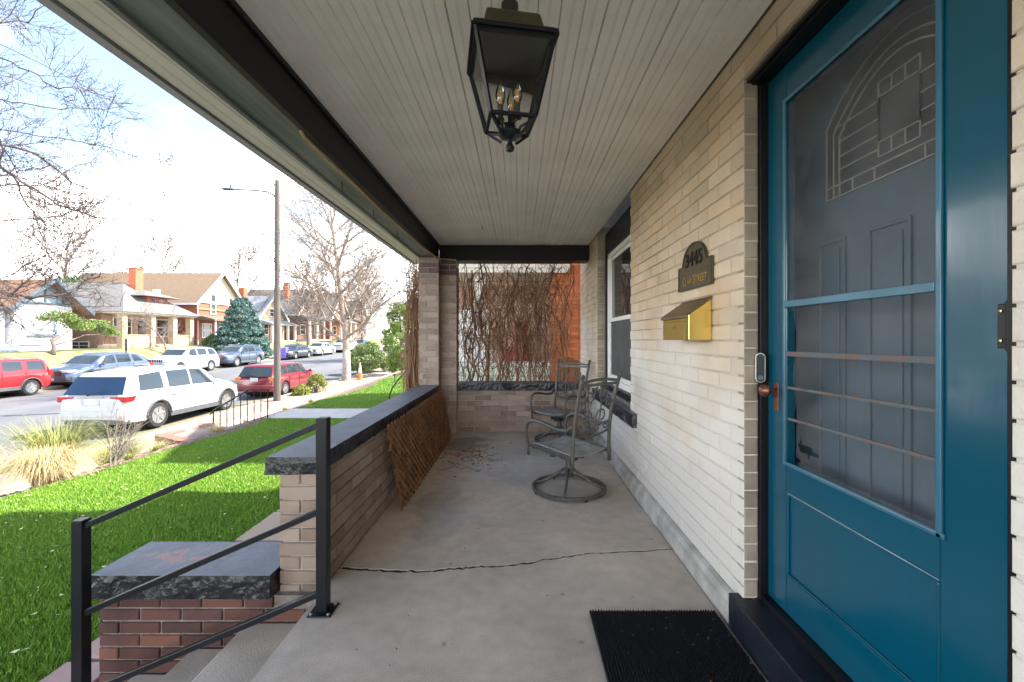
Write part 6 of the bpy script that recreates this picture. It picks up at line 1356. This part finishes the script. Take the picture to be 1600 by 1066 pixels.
# perennial bed beyond the parapet, near the column
def fx_bed(r_):
    y = r_.uniform(13.4, 18); x = r_.uniform(edge(y)+.0, -2.2); return (x, y, L(y)+.02)
def tuft(name, label, cat, loc, n, h, spread, m, seed, droop=.5, wd=.004, group=None, lean=(0,0)):
    r_ = random.Random(seed); V = []; T = []
    for i in range(n):
        a = r_.uniform(0,6.28); o0 = r_.random()**.5*spread*.22; hh = h*r_.uniform(.55,1.1); out = spread*r_.uniform(.3,1.1); x0, y0 = o0*math.cos(a), o0*math.sin(a); a2 = a+r_.gauss(0,.9); w_ = wd*r_.uniform(.6,1.4); px_, py_ = -math.sin(a2)*w_, math.cos(a2)*w_; b = len(V)
        for k in range(6):
            f = k/5; zz = hh*(f*1.5-f*f*(.5+droop*r_.uniform(.7,1.3)*.9)); xx = x0+math.cos(a2)*out*f**1.5+lean[0]*f; yy = y0+math.sin(a2)*out*f**1.5+lean[1]*f; kk = 1-f*.85
            V += [(xx-px_*kk, yy-py_*kk, max(.0,zz)), (xx+px_*kk, yy+py_*kk, max(0,zz))]
        T += [(b+2*k, b+2*k+1, b+2*k+3, b+2*k+2) for k in range(5)]
    t = thing(name, label, cat, loc, 0, group); fast_mesh('blades', V, T, m, t, 4); return t
GG = 'ornamental grasses in the front bed'
tuft('ornamental_grass', 'large arching straw-coloured grass clump at the lawn edge', 'ornamental grass', (-6.25, 5.75, G(-6.25,5.75)+.02), 2300, .85, .55, M_straw, 1, .72, group=GG)
tuft('ornamental_grass', 'taller yellow-green grass clump rising behind the straw one', 'ornamental grass', (-6.75, 6.35, G(-6.75,6.35)), 900, 1.25, .75, M_greengrass, 2, .40, group=GG)
tuft('ornamental_grass', 'green grass spray spreading below the rear bumper of the white SUV', 'ornamental grass', (-7.15, 7.75, G(-7.15,7.75)), 900, .9, .9, M_greengrass, 3, .5, group=GG)
tuft('ornamental_grass', 'tan grass plumes at the far left picture edge', 'ornamental grass', (-7.0, 5.55, G(-7.0,5.5)), 700, 1.3, .5, M_straw, 4, .5, group=GG)
tuft('ornamental_grass', 'small dry grass tuft in front of the iron rail', 'ornamental grass', (-6.15, 8.9, -.85), 300, .42, .42, M_straw, 5, .45, group=GG)
for i, (x, y_, m, s_) in enumerate([(-6.2,7.4,M_greengrass,.2),(-6.0,6.7,M_greengrass,.18),(-6.5,7.9,M_straw,.22),(-6.3,13.2,M_greengrass,.25),(-6.6,12.3,M_greengrass,.2)]):
    tuft('weed_tuft', ['low green tuft in the mulch near the lawn edge','tiny green tuft nearest the straw grass','pale tuft in the mulch by the red planter','green tuft past the garden path','small tuft by the far retaining wall'][i], 'tuft', (x, y_, G(x,y_)+.02), 90, s_, s_, m, 20+i, .5, group='weeds in the mulch bed')
# dead leaning shrub
ds = thing('dead_shrub', 'dead brown shrub leaning towards the white SUV in the mulch', 'shrub', (-5.9, 6.3, G(-5.9,6.3)))
mb = MB(); rg = random.Random(3)
for k in range(9): grow(mb, Vector((rg.gauss(0,.04), rg.gauss(0,.04), 0)), Vector((-.55+rg.gauss(0,.15), 1.0+rg.gauss(0,.2), .75+rg.gauss(0,.15))), rg.uniform(.6,1.1), .010, 0, rg, dict(PT, kids=[6,4,3], levels=2, wob=.07, ang=[25,28,30]))
mb.build('branches', M_bark, ds, smooth='all', fixn=False)
tag(MB().blob((-7.15,6.75,S(6.7)+.42), (.28,.22,.2), 2, .12).build('boulder', mat('grey_boulder', (.30,.31,.33), .9, var=.15, bump=.5), smooth='all'), 'grey boulder behind the yellow-green grass clump', 'boulder')

# ------------------------------------------------------------------ planter, retaining wall, steps, iron rail
def block_wall(root, pts, z0, z1f, bl=.42, th=.2, seed=1, m=M_redstone):
    r_ = random.Random(seed)
    for (a, b) in zip(pts, pts[1:]):
        a, b = Vector((*a, 0)), Vector((*b, 0)); n_ = max(1, int((b-a).length/bl)); ang = math.atan2(b.y-a.y, b.x-a.x)
        for k in range(n_):
            p = a.lerp(b, (k+.5)/n_); l_ = (b-a).length/n_-.012; zt_ = z1f(p.y); zz = z0(p.y); rows = max(1, int(round((zt_-zz)/.2)))
            for j in range(rows):
                za, zb_ = zz+(zt_-zz)*j/rows, zz+(zt_-zz)*(j+1)/rows-.01
                c = (p.x, p.y); MB().box(p.x-l_/2, p.x+l_/2, p.y-th/2-r_.uniform(0,.015), p.y+th/2, za, zb_+r_.uniform(-.006,.006), rz=ang, c=c).build('block', m, root, world=True, bevel=.012)
pl_ = thing('planter', 'low red sandstone planter beside the path steps', 'planter', (-6.6, 9.1, -1.2))
block_wall(pl_, [(-5.75,8.15),(-6.5,8.35),(-7.2,8.75),(-7.2,9.75),(-6.9,9.86)], lambda y: S(y)+.10, lambda y: -.74, bl=.5, seed=2)
q_ = [(-5.75,8.2),(-6.5,8.4),(-7.12,8.78),(-7.12,9.75),(-5.75,9.82)]
tag(MB().prism(q_, -1.3, -.80, 'z').build('planter_soil', mat('gravel_soil', (.30,.22,.18), 1, bump=.9, bscale=30, var=.3), pl_, world=True))
M_pinkstone = mat('pink_sandstone', (.50,.32,.26), .9, col2=(.40,.24,.19), scale=4, rnd=.15, bump=.4, bscale=30)
rw_ = thing('retaining_wall', 'long pink sandstone retaining wall along the pavement beyond the path', 'wall', (-7.2, 16, S(16)))
block_wall(rw_, [(-6.0,11.4),(-7.15,11.45),(-7.15,20),(-7.2,33)], lambda y: S(y)+.12, lambda y: S(y)+.62-.012*(y-11), bl=.75, seed=4, m=M_pinkstone)
gs = thing('garden_steps', 'red sandstone steps from the garden path down to the pavement', 'steps', (-6.4, 10.6, -1))
for k in range(4): MB().box(-6.15-.36*k, -5.78-.36*k, 9.95, 11.3, S(10.6)+.05, L(10)-.03-.15*(k+1)+.14).build('step', M_redstone, gs, world=True, bevel=.01)
ir = thing('iron_railing', 'short black wrought iron rail beside the garden path steps', 'railing', (-6.3, 9.93, -.9))
zt2 = lambda x: .02 if x > -6.15 else .02+(x+6.15)*.60
bz = lambda x: L(10)+(min(0, x+5.85))*.55
for k in range(9): x = -5.72-.155*k; MB().tube([(x,9.93,bz(x)),(x,9.93,zt2(x))], .015 if k in (0,8) else .0105, 6).build('post' if k in (0,8) else 'baluster', M_blackmetal, ir, world=True)
MB().tube([(-5.70,9.93,.02),(-6.15,9.93,.02),(-6.97,9.93,zt2(-6.97)),(-7.03,9.93,zt2(-7.0)-.06)], .017, 6).build('top_rail', M_blackmetal, ir, world=True)
MB().tube([(-5.72,9.93,bz(-5.72)+.08),(-6.97,9.93,bz(-6.97)+.08)], .008, 5).build('bottom_rail', M_blackmetal, ir, world=True)

# ------------------------------------------------------------------ street furniture
up_ = thing('utility_pole', 'weathered wooden utility pole with a curved street lamp arm', 'utility pole', (-9.62, 17.35, S(17.35)))
MB().tube([(0,0,-.2),(0,0,4),(.01,0,7.5+1.43-.02)], [.135,.115,.085], 14).build('pole', mat('weathered_pole_wood', (.135,.115,.098), .95, col2=(.085,.073,.062), scale=3, stretch=(8,8,.6), bump=.5, bscale=30), up_, smooth=True)
ztop = CAMH+248/680*17.35-S(17.35)
arm_ = MB().tube([(0,0,ztop-.85),(-.12,0,ztop-.62),(-.42,0,ztop-.47),(-1.0,0,ztop-.42),(-1.75,0,ztop-.38)], .036, 8).build('lamp_arm', mat('galvanised_steel', (.14,.16,.18), .5, metal=.5), up_, smooth='all')
MB().lathe([(.0,-.055),(.10,-.05),(.17,-.01),(.16,.03),(.10,.075),(.03,.09),(.0,.09)], (0,0,0), 16).build('lamp_head', MC['galvanised_steel'], up_, smooth=True).location = (-1.95, 0, ztop-.38)
KIDS[up_.name][-1].scale = (1.7,.8,.9)
MB().lathe([(.04,0),(.04,.10),(0,.11)], (-1.85,0,ztop-.30), 8).build('photocell', M_clad, up_)
MB().bar((-.02,-.14,ztop-.28),(-.02,.14,ztop-.28),.04,.03).lathe([(.03,0),(.03,.09)],( -.02,-.15,ztop-.3), 8).build('insulator', M_clad, up_)
wp = [Vector((-9.66,17.2,CAMH+244/680*17.35)), P_(300,235,11.5), P_(210,180,8.2), P_(120,128,6.0), P_(-60,40,4.2)]
def bez(pts, n_):
    out = []
    for i in range(len(pts)-1):
        p0, p1, p2, p3 = pts[max(0,i-1)], pts[i], pts[i+1], pts[min(len(pts)-1,i+2)]
        for k in range(n_):
            t_ = k/n_; out.append(.5*((2*p1)+(p2-p0)*t_+(2*p0-5*p1+4*p2-p3)*t_*t_+(3*p1-p0-3*p2+p3)*t_**3))
    out.append(pts[-1]); return out
tag(MB().tube(bez(wp, 8), .0055, 5, cap=False).build('overhead_wire', M_clad), 'thin overhead wire running from the pole top across the sky', 'wire')
cn_ = thing('traffic_cone', 'orange traffic cone with a white collar leaning on the street tree', 'traffic cone', (-8.95, 24.6, S(24.6)+.14))
M_oc = mat('orange_plastic', (.80,.20,.02), .5, var=.05)
MB().box(-.18,.18,-.18,.18,0,.035).build('base', M_oc, cn_); MB().lathe([(.14,.035),(.095,.38)], (0,0,0), 16).build('cone', M_oc, cn_, smooth=True)
MB().lathe([(.096,.38),(.07,.62)], (0,0,0), 16).build('collar', mat('white_collar', (.75,.72,.68), .6), cn_, smooth=True); MB().lathe([(.07,.62),(.035,.95),(.0,.95)], (0,0,0), 16).build('tip', mat('pale_orange_plastic', (.72,.45,.32), .6), cn_, smooth=True)
M_bin = mat('purple_plastic', (.16,.12,.50), .5, var=.08)
def bin_(label, loc, rz=0):
    t = thing('wheelie_bin', label, 'bin', loc, rz, 'purple recycling bins')
    MB().add([(-.25,-.28,.04),(.25,-.28,.04),(.25,.28,.04),(-.25,.28,.04),(-.31,-.34,.98),(.31,-.34,.98),(.31,.36,.98),(-.31,.36,.98)], [(0,1,5,4),(1,2,6,5),(2,3,7,6),(3,0,4,7),(3,2,1,0),(4,5,6,7)])
    mb = MB(); mb.add([(-.25,-.28,.04),(.25,-.28,.04),(.25,.28,.04),(-.25,.28,.04),(-.31,-.34,.98),(.31,-.34,.98),(.31,.36,.98),(-.31,.36,.98)], [(0,1,5,4),(1,2,6,5),(2,3,7,6),(3,0,4,7),(3,2,1,0),(4,5,6,7)]); mb.build('bin_body', M_bin, t, bevel=.02)
    MB().prism([(-.38,.985),(-.36,1.05),(.2,1.10),(.40,1.04),(.40,.985)], -.33, .33, 'x').build('lid', M_bin, t, bevel=.015)
    for s_ in (-1,1): MB().lathe([(.1,-.03),(.1,.03)], (s_*.24,.30,.10), 12, 'x').build('wheel', M_tyre, t)
    MB().tube([(-.25,.42,1.0),(.25,.42,1.0)], .018, 6).build('handle', M_bin, t); return t
bin_('purple wheelie bin on the far kerb just right of the utility pole', (-22.6, 41.9, S(41)+.14), .2)
bin_('purple wheelie bin on the near pavement beyond the juniper bush', (-9.3, 33.0, S(33)+.16), 1.2)
tag(MB().box(-27.3,-27.22,30.2,30.28,G(-27.3,30.2)-.1,1.15).build('hand_rail_post', M_blackmetal), 'thin dark handrail post by the far garden steps', 'post')
for i, (x, y_) in enumerate(((-5.0,17.6),)):
    t = thing('path_light', 'small black garden path light at the far edge of the neighbour lawn', 'garden light', (x, y_, L(y_)))
    MB().tube([(0,0,0),(0,0,.3)], .02, 6).build('stake', M_blackmetal, t); MB().lathe([(.06,.30),(.08,.31),(.03,.38),(0,.38)], (0,0,0), 10).build('shade', M_blackmetal, t)
